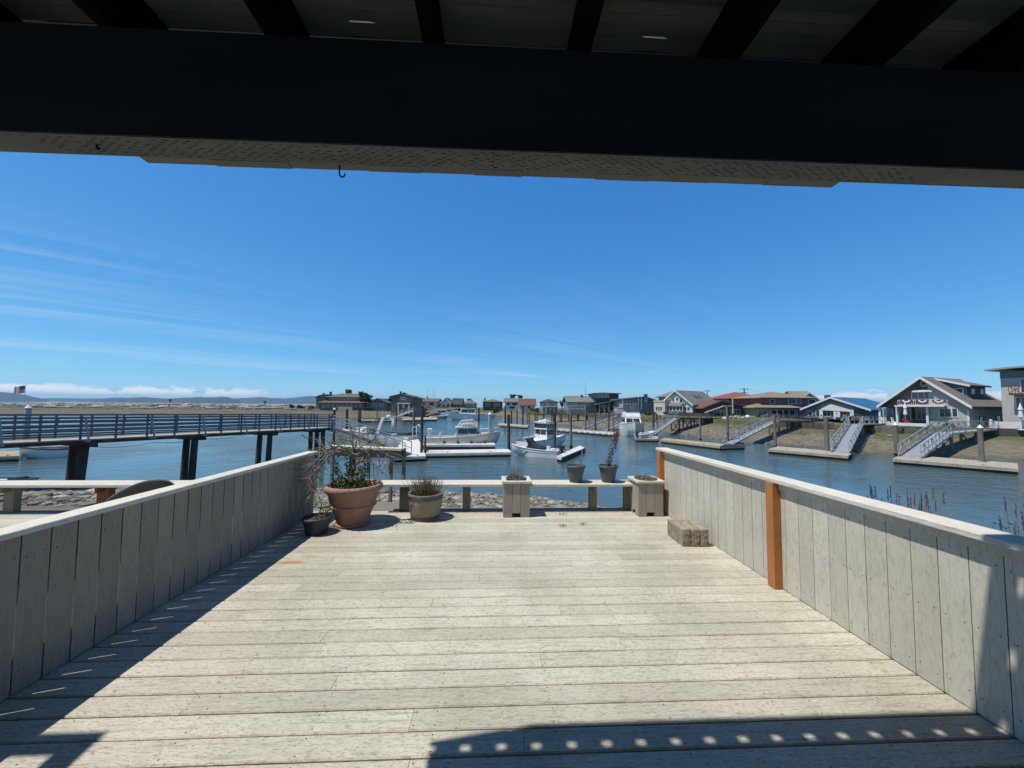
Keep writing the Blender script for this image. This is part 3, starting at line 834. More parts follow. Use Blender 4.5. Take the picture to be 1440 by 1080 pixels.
# half barrel
t_ = thing('barrel_planter', 'round half barrel planter of wooden staves with dry stalks by the bench', 'planter', (-.95, 5.53, 0))
m = MB(); n_ = 30
for j in range(n_):
    a0, a1 = 2 * math.pi * (j + .012) / n_, 2 * math.pi * (j + .988) / n_
    A = []; B = []
    for a, dst in ((a0, A), (a1, B)):
        for r, z in ((.185, .003), (.215, .12), (.235, .24), (.24, .355), (.218, .355), (.213, .24), (.165, .003)): dst.append((r * math.cos(a), r * math.sin(a), z))
    m.loft(A, B)
m.build('staves', MT['barrel'], t_)
for z0, z1 in ((.285, .33), (.02, .06)):
    f_ = lambda z: .186 + .05 * min(1, z / .24) + max(0, z - .24) * .05
    m = MB().lathe([(f_(z0) - .004, z0), (f_(z0) + .004, z0), (f_(z1) + .004, z1), (f_(z1) - .004, z1), (f_(z0) - .004, z0)], 48, closed=True)
    m.build('hoop', MT['hoop'], t_, smooth=True)
soil(.212, .315, t_)
m = MB()
for _ in range(330):
    a = U(0, 6.3); r = U(0, .2); x, y_ = r * math.cos(a), r * math.sin(a)
    x = max(-.19, x)
    d_ = Vector((x * 1.6 + U(-.3, .3), min(.3, y_ * 1.4) - .12 + U(-.2, .15), 1)).normalized()
    L = U(.1, .32); p = Vector((x, y_, .315))
    m.tube([p, p + d_ * L * .5, p + d_ * L + Vector((U(-.03, .03), U(-.02, .02), -.01))], [.0034, .0028, .0014], 3)
m.build('dry_stalks', MT['leafdry'], t_, recalc=False)
m = MB()
for _ in range(520):
    a = U(0, 6.3); r = U(0, .23); m.leaf((r * math.cos(a), min(.15, r * math.sin(a)), .33 + U(0, .13) ), U(.006, .015))
m.build('leaves', MT['leafg'], t_, recalc=False)

# square planter boxes with a bowl inside
def planter(label, x, half, y):
    t_ = thing('planter_box', label, 'planter', (x, y, 0))
    h = .475
    m = MB(); wd = [(-half, -half * .32), (-half * .32, half * .3), (half * .3, half)]
    for i, (a, b) in enumerate(wd):
        z0 = .06 if i == 1 else .002
        m.box(a + .002, b - .002, -half, -half + .02, z0, h)
        m.box(a + .002, b - .002, half - .02, half, z0, h)
        m.box(-half, -half + .02, a + (.022 if i == 0 else .002), b - (.022 if i == 2 else .002), z0, h)
        m.box(half - .02, half, a + (.022 if i == 0 else .002), b - (.022 if i == 2 else .002), z0, h)
    m.build('side_boards', MT['planter'], t_, bevel=.002)
    m = MB(); r = half + .022
    for a in ((-r, r, -r, -r + .07), (-r, r, r - .07, r), (-r, -r + .07, -r + .072, r - .072), (r - .07, r, -r + .072, r - .072)): m.box(*a, h + .002, h + .036)
    m.build('rim', MT['capx'], t_, bevel=.003)
    return t_
planter('square board planter box standing mid bench with a bowl of dry grass', .335, .19, 5.72)
planter('square board planter box partly hidden behind the far orange post', 2.28, .185, 5.72)
def bowl(label, x, y, r):
    t_ = thing('bowl_planter', label, 'pot', (x, y, .49))
    m = MB().lathe([(.08, -.12), (r - .02, -.03), (r, .022), (r + .005, .036), (r - .006, .04), (r - .016, .02), (.001, .015)], 32); m.build('pot', MT['greypot'], t_, smooth=True)
    soil(r - .02, .015, t_); return t_
b1 = bowl('grey bowl with fine dry grass set in the box in the middle of the bench', .335, 5.72, .15)
m = MB()
for _ in range(60):
    a = U(0, 6.3); r = U(0, .11); p = Vector((r * math.cos(a), r * math.sin(a), .02)); d_ = Vector((U(-.2, .2), U(-.2, .2), 1)); L = U(.05, .21)
    m.tube([p, p + d_ * L], [.0026, .0012], 3)
for _ in range(150): a = U(0, 6.3); r = U(0, .12); m.leaf((r * math.cos(a), r * math.sin(a), U(.02, .05)), U(.006, .016))
m.build('dry_grass', MT['leafdry'], b1, recalc=False)
b2 = bowl('grey bowl of dead leaves set in the box behind the orange post', 2.27, 5.70, .16)
m = MB()
for _ in range(260): a = U(0, 6.3); r = U(0, .13); m.leaf((r * math.cos(a), r * math.sin(a), .02 + U(0, .06) * (1 - r / .15)), U(.01, .022))
m.build('dead_leaves', MT['leafdry'], b2, recalc=False)

# two grey pots on the bench
def grey_pot(label, x):
    t_ = thing('potted_plant', label, 'potted plant', (x, 5.93, .4205))
    m = MB().lathe(pot_prof(.095, .15, .255, .009, .012, .028), 40); m.build('pot', MT['greypot'], t_, smooth=True)
    soil(.132, .222, t_); return t_
g1 = grey_pot('grey pot on the bench holding two bare twigs', 1.265)
m = MB()
m.tube([(.07, 0, .21), (.075, 0, .3), (.10, 0, .40), (.105, .0, .48), (.16, 0, .56)], [.010, .010, .009, .007, .004], 6)
m.tube([(-.08, 0, .21), (-.075, 0, .27), (-.06, 0, .33)], [.004, .003, .001], 5)
for _ in range(8): k = U(.28, .5); m.tube([(.09, 0, k), (.09 + U(-.03, .03), U(-.03, .03), k + .03)], [.003, .001], 4)
m.build('twigs', MT['bark'], g1, smooth=True)
g2 = grey_pot('grey pot on the bench with a tall leaning stem of dry reddish leaves', 1.775)
m = MB(); 
st = [Vector((.0, 0, .21)), Vector((.02, 0, .33)), Vector((.06, 0, .46)), Vector((.10, .0, .6)), Vector((.13, 0, .72)), Vector((.15, 0, .78))]
m.tube(st, [.008, .007, .006, .005, .004, .002], 6); m.tube([(.12, 0, .21), (.125, 0, .36)], [.003, .001], 4)
m.tube([(-.02, 0, .21), (-.0, .01, .36), (.03, .02, .5)], [.006, .004, .002], 5)
m.build('stem', MT['bark'], g2, smooth=True)
m = MB()
for _ in range(330):
    k = U(0, 4.6); i = int(k); p = st[i].lerp(st[i + 1], k - i)
    m.leaf(p + Vector((U(-.045, .045), U(-.04, .04), U(-.02, .02))), U(.011, .022))
m.build('leaves', MT['leafred'], g2, recalc=False)

# three pavers stood side by side
for i, lab in enumerate(('rough concrete paver on edge, nearest the deck middle of three', 'rough concrete paver on edge between two others by the right wall', 'rough concrete paver on edge, closest of three to the right wall')):
    m = MB(); n_ = 8
    L, W, H = .40, .094, .198
    vs = []; 
    bmv = bmesh.new(); bmesh.ops.create_cube(bmv, size=1)
    bmesh.ops.subdivide_edges(bmv, edges=bmv.edges[:], cuts=7, use_grid_fill=True)
    for v in bmv.verts:
        q = v.co; s_ = .004
        e = sum(abs(abs(c) - .5) < .01 for c in q)
        k = (1 - .03 * (e >= 2))
        v.co = Vector((q.x * W * k + U(-s_, s_) * .4, q.y * L * (1 - .008 * (e >= 2)) + U(-s_, s_), (q.z + .5) * H + (U(-s_, s_) * 1.6 - (.006 if e >= 2 else 0) if q.z > .49 else 0)))
    me = bpy.data.meshes.new('concrete_paver'); bmv.to_mesh(me); bmv.free(); me.materials.append(MT['concrete'])
    o = bpy.data.objects.new('concrete_paver', me); col.objects.link(o)
    o.location = (2.21 + i * .1, 4.56 - i * .006, 0.001); o.rotation_euler = (0, 0, RAD(-1 + .8 * i))
    tag(o, lab, 'paver', 'concrete pavers by the right wall')
# weeds and scraps between the boards
for (px, py, lab) in ((790, 741, 'small weed sprig growing between deck boards, nearest the camera'), (818, 738, 'low tuft of weed on the deck right of the other sprigs'), (791, 724, 'faint weed tuft close to the far edge of the deck'), (894, 722, 'scrap of dry weed beside the right planter box')):
    p = at(px, py, 0); m = MB()
    for k in range(7):
        q = Vector((U(-.06, .06), U(-.008, .008), -.01)); m.tube([q, q + Vector((U(-.02, .03), U(-.01, .01), U(.02, .06)))], [.003, .001], 4)
        m.leaf(q + Vector((0, 0, .035)), U(.008, .016)); m.leaf(q + Vector((.01, 0, .03)), U(.008, .014))
    o = m.build('weed', MT['leafg'] if py > 730 else MT['leafdry'], recalc=False); o.location = (p.x, p.y, .002)
    tag(o, lab, 'weed', 'weeds in the deck gaps')
# lavender beyond the right wall
for (px, D, zt, nst, lab, wd, mt_) in ((1262, 4.6, .70, 30, 'lavender with purple spikes showing over the right wall cap', .42, 'lav'), (1437, 3.6, .83, 16, 'sparse grey lavender at the right edge beyond the wall', .14, 'lav')):
    p = gp(px, D, 0); t_ = thing('lavender', lab, 'plant', (p.x, p.y, -1.05))
    m = MB(); fl = MB(); lf = MB(); H = zt + 1.05
    for _ in range(nst):
        x, y_ = U(-wd, wd), U(-.15, .15); h = H * U(.80, 1.0)
        top_ = Vector((x, y_, h)); mid_ = Vector((x * .7, y_ * .7, h * .6))
        m.tube([(x * .3, y_ * .3, 0), mid_, top_], [.006, .004, .0025], 4)
        fl = MB().tube([top_ - Vector((0, 0, .14)), top_ + Vector((0, 0, .004))], [.003, .002], 5)
        for k in range(26): fl.leaf(top_ + Vector((U(-.010, .010), U(-.010, .010), -U(0, .13))), U(.005, .009))
        fl.build('flower_spike', MT[mt_], t_, recalc=False)
    for _ in range(500): lf.leaf((U(-wd, wd), U(-.2, .2), U(.4, H - .32)), U(.008, .018))
    m.build('stems', MT['leafdry'], t_); lf.build('leaves', MT['fol2'], t_, recalc=False)
# rounded board leaning beyond the left wall
p = gp(206, 4.35, 0)
t_ = thing('paddle_board', 'dark green rounded board leaning on edge behind the left wall', 'board', (p.x - .02, p.y, .0), RAD(2))
m = MB(); n_ = 40; vs = []
for s_ in (-1, 1):
    for i in range(n_):
        a = 2 * math.pi * i / n_; x = .62 * math.cos(a); z = .2 * math.sin(a)
        vs.append((x, s_ * .02 * 1, z))
m.loft([(.36 * math.cos(2 * math.pi * i / n_), -.02, .125 * math.sin(2 * math.pi * i / n_) * (1 + .3 * math.cos(2 * math.pi * i / n_))) for i in range(n_)],
       [(.36 * math.cos(2 * math.pi * i / n_), .02, .125 * math.sin(2 * math.pi * i / n_) * (1 + .3 * math.cos(2 * math.pi * i / n_))) for i in range(n_)])
o = m.build('shell', MT['green_plastic'], t_, smooth=True, bevel=.012); o.rotation_euler = (RAD(24), RAD(-17), 0); o.location = (0, 0, .56)
m = MB()
ring = [(.362 * math.cos(a), .015, .127 * math.sin(a) * (1 + .3 * math.cos(a))) for a in [2 * math.pi * i / 40 for i in range(41)]]
m.tube(ring, .005, 6); o = m.build('edge_rail', MT['alu'], t_, smooth=True); o.rotation_euler = (RAD(24), RAD(-17), 0); o.location = (0, 0.0, .56)
m = MB(); m.tube([(-.2, .0, .001), (-.2, 0, .44)], .02, 8); m.build('stand_leg', MT['steel'], t_)
m = MB(); m.tube([(.2, 0, .001), (.2, 0, .56)], .02, 8); m.build('stand_leg', MT['steel'], t_)
# ------------------------------------------------------------------ long pier on the left
A0, A1 = gp(-330, 10.6, 0), gp(456, 31.8, 0)
A0 = Vector((A0.x, A0.y, 0)); A1 = Vector((A1.x, A1.y, 0))
# straight line through the two measured columns
q0, q1 = gp(0, 15.2, -.03), gp(456, 31.5, -.36)
dirp = (q1 - q0); Lp = dirp.length
back = -.42
q00 = q0 + dirp * back
Lt = Lp * (1 - back)
rzp = math.atan2(dirp.y, dirp.x)
pier = thing('pier', 'long boardwalk pier on dark pilings with slate blue railings on the left', 'pier', q00, rzp)
slope = (q1.z - q0.z) / Lp
def pz(x): return slope * x
W2 = .95
m = MB(); n_ = int(Lt / .2)
for i in range(n_):
    x = i * .2; m.box(x + .004, x + .194, -W2, W2, pz(x) - .05, pz(x))
m.build('deck_boards', MT['dockg'], pier)
m = MB()
for yy in (-W2 + .02, W2 - .12): m.bar((0, yy + .05, -.125), (Lt, yy + .05, pz(Lt) - .125), .1, .149)
m.build('stringers', MT['pile'], pier)
for s_, nm in ((-1, 'near railing'), (1, 'far railing')):
    yy = s_ * (W2 - .06)
    m = MB()
    m.bar((0, yy, 1.06), (Lt, yy, pz(Lt) + 1.06), .13, .05)
    for hh in (.16, .36, .56, .76, .92): m.bar((0, yy - s_ * .03, hh), (Lt, yy - s_ * .03, pz(Lt) + hh), .04, .075 if hh < .9 else .05)
    rail = m.build('railing', MT['bluerail'], pier)
    x = .6
    while x < Lt:
        m = MB(); m.bar((x, yy, pz(x) + .001), (x, yy, pz(x) + 1.03), .065, .06); m.build('post', MT['bluerail'], rail); x += 1.22
    m = MB(); m.bar((Lt - .05, yy, pz(x)), (Lt - .05, yy, pz(x) + 1.03), .1, .09)
    m.build('post', MT['bluerail'], rail)
    x = 1.9
    while x < Lt:
        m = MB(); m.bar((x + .03, yy + s_ * .06, pz(x) + .95), (x + .03, yy + s_ * .36, pz(x) - .02), .06, .05)
        m.bar((x + .03, yy, pz(x) - .07), (x + .03, yy + s_ * .42, pz(x) - .07), .08, .07); x += 2.44
        m.build('brace', MT['bluerail_pale'], rail)
def line_x(px, yy=0):                 # where the pier's near side passes a pixel column
    best = None
    for i in range(900):
        x = Lt * i / 900; P = q00 + dirp.normalized() * x + Vector((-dirp.y, dirp.x, 0)).normalized() * yy
        v = P - CAM; c = v.dot(rgt) / v.dot(fwd) * F + 720
        if best is None or abs(c - px) < best[0]: best = (abs(c - px), x)
    return best[1]
for px, yy, lean in ((-160, -.55, 0), (-140, .5, .0), (120, -.5, -.22), (105, .5, -.12), (274.5, -.5, -.12), (263.5, .5, -.1), (380, -.5, -.12), (366, .5, -.14), (437.5, .5, -.05), (446, -.5, 0), (458.5, .0, 0)):
    x = min(line_x(px, yy), Lt + .15); m = MB(); zt = pz(x) - .30
    m.tube([(x + lean, yy, -4.6 - q00.z), (x + lean * .4, yy, -2), (x, yy, zt)], [.18, .17, .16], 12)
    o = m.build('piling', MT['pile'], pier, smooth=True)
for i in range(4):
    x = line_x((113, 269, 373, 442)[i], 0); m = MB().box(x - .12, x + .12, -.85, .85, pz(x) - .34, pz(x) - .345 + .0)
    m = MB().box(x - .13, x + .13, -1.0, 1.0, pz(x) - .36, pz(x) - .202); m.build('cross_beam', MT['pile'], pier)
m = MB(); hx = line_x(424)
m.tube([(hx - 1 + 2 * k / 12, -W2 - .06, pz(hx) - .38 - .42 * math.sin(math.pi * k / 12)) for k in range(13)], .025, 6)
m.build('hanging_hose', MT['rubber'], pier, smooth=True)
m = MB(); x0, x1 = line_x(113), line_x(330)
m.tube([(x0 + (x1 - x0) * k / 16, -W2 - .05, pz(x0) - .36 - .10 * abs(math.sin(math.pi * k / 5))) for k in range(17)], .012, 5)
m.build('cable', MT['rubber'], pier, smooth=True)

# ------------------------------------------------------------------ wooden railing by the stair down to the shore
p0 = pt(464, 626, 7.3); p1 = pt(568, 630, 6.9)
rz = math.atan2(p1.y - p0.y, p1.x - p0.x); L = (p1.xy - p0.xy).length
t_ = thing('stair_railing', 'weathered wooden railing with thin posts behind the terracotta pot', 'railing', (p0.x, p0.y, -.9), rz)
zt = p0.z + .9
m = MB().box(0, L, -.09, .09, zt - .04, zt); m.build('top_rail', MT['capx'], t_, bevel=.003)
m = MB().box(.02, L - .04, -.025, .025, zt - .19, zt - .042); m.build('rail_board', MT['post_grey'], t_)
for k in (.02, .28, .52, .82, .985):
    m = MB().box(L * k - .025, L * k + .025, .027, .075, .02, zt - .042); m.build('post', MT['post_grey'], t_)
# rail of the stair that leads down beyond it
# ------------------------------------------------------------------ floating docks
DT = WATER + .42
def dock(label, quad, top='dockw', side='dockside', z=DT, extras=None, cat='dock', skirt=.06):
    P = [at(px, py, z) for px, py in quad]
    c = sum(P, Vector()) / len(P)
    e = P[1] - P[0]; rz = math.atan2(e.y, e.x)
    t_ = thing('floating_dock', label, cat, (c.x, c.y, WATER), rz, 'floating docks')
    Ri = Matrix.Rotation(-rz, 3, 'Z')
    Q = [Ri @ Vector((p.x - c.x, p.y - c.y, 0)) for p in P]
    h = z - WATER
    m = MB(); m.loft([(q.x, q.y, h - .09) for q in Q], [(q.x, q.y, h) for q in Q]); m.build('top_planks', MT[top], t_, bevel=.01)
    m = MB(); k = .985
    m.loft([(q.x * k, q.y * k, -.4) for q in Q], [(q.x * k, q.y * k, h - .092) for q in Q]); m.build('float', MT[side], t_)
    # rub boards and cleats along the long edges
    for a, b in ((Q[0], Q[1]), (Q[2], Q[3])):
        m = MB(); d_ = (b - a).normalized(); nrm = Vector((d_.y, -d_.x, 0))
        if nrm.dot(a + b) < 0: nrm = -nrm
        a2, b2 = a + nrm * .035, b + nrm * .035
        m.bar((a2.x, a2.y, h - .16), (b2.x, b2.y, h - .16), .05, .14)
        m.build('rub_board', MT['dockg' if top != 'dockw' else 'dockw'], t_)
    m = MB(); a, b = Q[0], Q[1]; L = (b - a).length; n_ = max(2, int(L / 3))
    inn = (Q[2] - Q[1]).normalized()
    for i in range(n_):
        p = a.lerp(b, (i + .5) / n_) + inn * .14
        m.bar((p.x - .12, p.y, h + .08), (p.x + .12, p.y, h + .08), .04, .03); m.bar((p.x, p.y, h), (p.x, p.y, h + .065), .05, .05)
        cl = m.build('cleat', MT['alu'], t_); m = MB()
    return t_, Q, h
dock('white topped float across the harbour middle in front of the cabin cruiser', [(598, 637.5), (719, 635.5), (715, 631.3), (604, 633)])
dock('white landing float at the foot of the left gangway', [(551, 643), (599, 641), (588, 616), (567, 616)])
dock('narrow finger float alongside the cream cabin cruiser', [(598, 625.2), (697, 625.2), (694, 621.8), (600, 621.8)])
dock('white float running away behind the small runabout', [(783, 641), (790, 643), (823, 629.5), (815, 626.5)])
dock('small boat float at the far left edge under the pier', [(-40, 643), (27, 641), (28, 634), (-30, 634)], 'docktan')
dock('long tan float below the white gabled house', [(929, 618.2), (1013, 627.5), (1020, 624.5), (935, 615.8)], 'docktan')
dock('dark square float at the foot of the middle gangway', [(1014, 627.8), (1047, 626.6), (1046, 621.5), (1020, 624)], 'dockside')
dock('grey float on the right shore below the blue roofed house', [(1080, 631.5), (1193, 641), (1199, 636.5), (1094, 627.6)], 'dockg')
dock('long grey float at the far right below the grey gabled house', [(1255, 645), (1432, 659), (1431, 651.5), (1268, 639)], 'dockg')
dock('float edged with white blocks along the gravel shore left of the white cruiser', [(783, 603.5), (866, 610), (868, 607.6), (785, 601.5)], 'docktan')
dock('low float littered with gear just left of the right docks', [(893, 616.5), (925, 617), (926, 613.5), (895, 613.3)], 'dockg')
dock('brown float near the far shore right of the cream cruiser', [(699, 597), (742, 600), (743, 597.6), (703, 595)], 'dockg')
dock('thin dark float below the low grey house on the far left bank', [(508, 591.3), (554, 591), (553, 589), (508, 589.3)], 'dockg')
dock('dark float beside the tall dark house on the far bank', [(566, 590.5), (615, 589.5), (614, 586.6), (566, 587)], 'dockg')

# ------------------------------------------------------------------ pilings standing alone
PIL = [
 (469, 576, 625, 3.6, 'pile', 'w', 'dark piling with a white cone cap right of the pier end'),
 (487.5, 575, 606, 3.4, 'pile', '', 'dark piling behind the moored bimini boat, left of the pair'),
 (504.5, 575, 592, 2.2, 'pile', '', 'left one of a close pair of thin pilings before the far beach'),
 (507, 575, 592, 2, 'pile', '', 'right one of a close pair of thin pilings before the far beach'),
 (530, 575, 590, 1.8, 'pilegrey', '', 'thin grey piling at the thin far float on the left bank'),
 (557, 576, 591, 1.8, 'pile', '', 'thin dark piling beside the far ramp'),
 (581.5, 571, 618, 3.6, 'pilegrey', '', 'tall grey piling behind the white landing float'),
 (592.7, 571, 640, 3.8, 'pile', 'r', 'tallest dark piling at the front of the white landing float'),
 (597.5, 613, 639, 3.0, 'redwood', '', 'short red brown mooring post beside the tallest piling'),
 (673, 574, 602, 2.6, 'pile', '', 'dark piling in open water behind the cream cruiser'),
 (688.3, 583, 624, 4.4, 'pilepale', 'w', 'pale piling with a white cone cap in front of the cream cruiser bow'),
 (715.3, 583, 634, 4.2, 'pile', '', 'dark piling at the right end of the white middle float'),
 (710.5, 571, 596, 2.6, 'pile', '', 'left dark piling at the brown far float'),
 (719, 577, 597, 2.2, 'pile', '', 'middle dark piling at the brown far float'),
 (727, 577, 597.5, 1.8, 'redwood', '', 'reddish piling at the brown far float'),
 (735, 573, 599, 2.4, 'pile', '', 'right dark piling at the brown far float'),
 (779.7, 580, 638, 3.8, 'pile', '', 'dark piling right beside the small runabout outboard'),
 (803, 579, 630, 3.8, 'pilegrey', '', 'grey brown piling on the float behind the runabout'),
 (823.3, 574, 604.5, 2.2, 'pilegrey', '', 'thin piling at the left part of the block edged float'),
 (837.5, 575, 605.5, 2.2, 'pile', '', 'second piling along the block edged float'),
 (856.2, 578, 608, 2.2, 'pile', '', 'piling at the right end of the block edged float'),
 (862.5, 583, 607, 1.9, 'pilegrey', '', 'thin grey piling close left of the white bow on boat'),
 (919, 580, 614, 2.8, 'pile', '', 'dark piling close right of the white bow on boat'),
 (924, 582, 609, 2.3, 'pile', '', 'second dark piling right of the white bow on boat'),
 (985, 584, 619, 2.6, 'pilegrey', '', 'grey piling at the middle of the long tan float'),
 (1023.5, 570, 625, 3.4, 'pilegrey', '', 'tall grey piling at the foot of the middle gangway'),
 (1090.3, 583, 630, 4.0, 'pilegrey', '', 'grey brown piling at the left end of the blue house float'),
 (1163.3, 586, 637, 5.6, 'pilegrey', '', 'thick stubby piling on the blue house float'),
 (1261, 598, 641, 5.0, 'pilegrey', 'w', 'piling with white cap at the left end of the far right float'),
 (1381, 602, 653, 5.6, 'pilegrey', 'w', 'piling with white cap near the right end of the far right float'),
 (35, 574, 634, 6.6, 'pilepale', 'w', 'thick pale piling with white cap seen over the left pier'),
]
for px, y0, y1, wpx, mt_, cap, lab in PIL:
    b = at(px, y1, WATER + .2)
    D = (b - CAM).dot(fwd); top_ = pt(px, y0, D).z; r = wpx * D / F / 2
    t_ = thing('piling', lab, 'piling', (b.x, b.y, WATER), 0, 'mooring pilings')
    h = top_ - WATER; m = MB(); lx = U(-.02, .02) * h * .5
    m.tube([(0, 0, -1.4), (0, 0, h * .2), (lx * .5, 0, h * .6), (lx, 0, h)], [r * 1.08, r * 1.05, r, r * .95], 12)
    m.build('pole', MT[mt_], t_, smooth=True)
    if cap:
        m = MB().lathe([(r * 1.12, 0), (r * 1.15, .05), (.01, .05 + r * 1.5)], 14, (lx, 0, h - .02)); m.build('cap', MT['whitep' if cap == 'w' else 'rust'], t_, smooth=True)
    m = MB(); m.lathe([(r * 1.35, .28), (r * 1.35, .42), (r * 1.1, .42), (r * 1.1, .28), (r * 1.35, .28)], 14, closed=True); m.build('dock_ring', MT['steel'], t_)

# ------------------------------------------------------------------ gangways and fixed landings
def gangway(label, a, b, wid, posts, mt='alu', name='gangway', brace=True, rail_h=1.0, cat='gangway', deckm='alu'):
    a, b = Vector(a), Vector(b); d_ = b - a; L = d_.length; rz = math.atan2(d_.y, d_.x); sl = math.atan2(d_.z, math.hypot(d_.x, d_.y))
    t_ = thing(name, label, cat, a, rz)
    Lh = math.hypot(d_.x, d_.y); f = d_.z / Lh
    m = MB(); m.loft([(0, -wid / 2, -.06), (0, wid / 2, -.06), (0, wid / 2, 0), (0, -wid / 2, 0)], [(Lh, -wid / 2, d_.z - .06), (Lh, wid / 2, d_.z - .06), (Lh, wid / 2, d_.z), (Lh, -wid / 2, d_.z)])
    m.build('walkway', MT[deckm], t_)
    for s_ in (-1, 1):
        y_ = s_ * (wid / 2 + .03); m = MB()
        m.bar((0, y_, 0), (Lh, y_, d_.z), .06, .16); m.bar((0, y_, rail_h), (Lh, y_, d_.z + rail_h), .06, .06); m.bar((0, y_, rail_h * .5), (Lh, y_, d_.z + rail_h * .5), .04, .04)
        rl = m.build('railing', MT[mt], t_)
        m = MB()
        for i in range(posts + 1):
            x = Lh * i / posts; m.bar((x, y_, f * x), (x, y_, f * x + rail_h), .05, .05)
            if brace and i < posts:
                x2 = Lh * (i + 1) / posts
                if i % 2 == 0: m.bar((x, y_, f * x), (x2, y_, f * x2 + rail_h), .035, .035)
                else: m.bar((x, y_, f * x + rail_h), (x2, y_, f * x2), .035, .035)
        m.build('truss_bars', MT[mt], rl)
    return t_
def zof(px, py, D): return pt(px, py, D)
gangway('grey gangway sloping from the pier end down to the white float', q1 + Vector((.4, .1, -.05)), at(574, 640, DT + .05), 1.1, 9, 'alu', deckm='dockside', brace=False)
gangway('small ramp on the far left bank below the dark gabled house', at(549, 589, DT), pt(581, 577, 112), 1.5, 8)
gangway('white ramp on the gravel shore, left one of two near the white boat', at(820, 602, DT), pt(868, 584.5, 72), .9, 8)
gangway('white ramp behind the left side of the white bow on boat', at(850, 605, DT), pt(880, 592.5, 68), .9, 6)
gangway('grey ramp just right of the white bow on boat', at(913, 613, DT), pt(949, 588, 64), 1.0, 8)
gangway('long white gangway with lattice rails down to the dark square float', at(1024, 624, DT), pt(1087, 592.5, 52), 1.1, 10)
gangway('steep white gangway with lattice rails below the blue roofed house', at(1181, 637, DT), pt(1204, 597, 46.5), 1.2, 9)
gangway('white gangway with lattice rails at the far right float', at(1279, 643.5, DT), pt(1325, 609.5, 37.5), 1.25, 9)
def landing(label, a, b, wid, zb, npile, rail='alu', posts=6, mt='pilegrey', name='landing_pier', cross=True):
    t_ = gangway(label, a, b, wid, posts, rail, name, True, 1.0, 'pier', 'dockg')
    a, b = Vector(a), Vector(b); Lh = math.hypot(b.x - a.x, b.y - a.y); f = (b.z - a.z) / Lh
    for i in range(npile):
        x = .15 + (Lh - .3) * i / max(1, npile - 1)
        for s_ in (-1, 1):
            m = MB(); m.tube([(x, s_ * wid * .42, zb - a.z), (x, s_ * wid * .42, f * x - .065)], .13, 8); m.build('piling', MT[mt], t_, smooth=True)
        if cross:
            m = MB(); zz = max(zb - a.z + .4, -2.2)
            m.bar((x + .12, -wid * .42, zz), (x + .12, wid * .42, f * x - .3), .05, .14); m.bar((x + .17, wid * .42, zz), (x + .17, -wid * .42, f * x - .3), .05, .14)
            m.build('cross_brace', MT[mt], t_)
    return t_
landing('grey landing on braced piles behind the far right gangway', pt(1325, 609.3, 37.6), pt(1392, 603.5, 45), 1.3, -3.2, 3, 'alu', 8)
landing('white railed landing above the steep gangway', pt(1204, 596.8, 46.6), pt(1238, 595.5, 55), 1.3, -3.2, 3, 'alu', 5)
landing('brown landing with crossed rails above the long white gangway', pt(1087.5, 592.3, 52.2), pt(1153, 592, 66), 1.4, -3.4, 4, 'timber_rail' if 'timber_rail' in MT else 'pilegrey', 10)
landing('dark timber landing on piles below the white gabled house', pt(949, 588.3, 64.2), pt(1008, 588.5, 76), 1.6, -3.4, 5, 'pile', 6, 'pile')
landing('low dark pier on many piles before the middle shore', pt(742, 582.5, 97), pt(826, 583, 92), 2.0, -4.2, 8, 'pile', 8, 'pile', cross=False)

# ------------------------------------------------------------------ boats
def lerp(a, b, t): return a + (b - a) * t
def hull_mb(L, B, Fb, rise=.45, depth=.35, tip=.98, bowr=1.15):
    m = MB(); n_ = 18; rows = []
    for i in range(n_ + 1):
        s_ = i / n_
        w_ = B / 2 * (lerp(.86, 1, min(1, s_ / .4)) if s_ < .4 else max(.012, (1 - ((s_ - .4) / .6) ** 2.1)) )
        zs = Fb * (1 + rise * s_ ** 2)
        xs_ = -L / 2 + L * s_
        fx = max(0, s_ - .55) / .45
        row = [(xs_ - fx ** 2 * L * .10, 0, lerp(-depth, Fb * .2, fx ** 3)), (xs_ - fx ** 2 * L * .05, w_ * lerp(.94, .22, fx), lerp(-.02, Fb * .35, fx ** 2)), (xs_ - fx ** 2 * L * .02, w_ * lerp(1.0, .66, fx), zs * .55), (xs_, w_ * 1.0, zs)]
        rows.append(row)
    for row in rows:
        for p in row: m.v.append(p)
        for p in row[1:]: m.v.append((p[0], -p[1], p[2]))
    k = 7
    for i in range(n_):
        a, b = i * k, (i + 1) * k
        for j in range(3):
            m.f.append((a + j, b + j, b + j + 1, a + j + 1))
            j0 = 0 if j == 0 else j + 3
            m.f.append((a + (0 if j == 0 else j + 3), a + j + 4, b + j + 4, b + (0 if j == 0 else j + 3)))
    m.f.append((0, 1, 2, 3, 6, 5, 4)); m.m = [0] * len(m.f)
    return m, rows
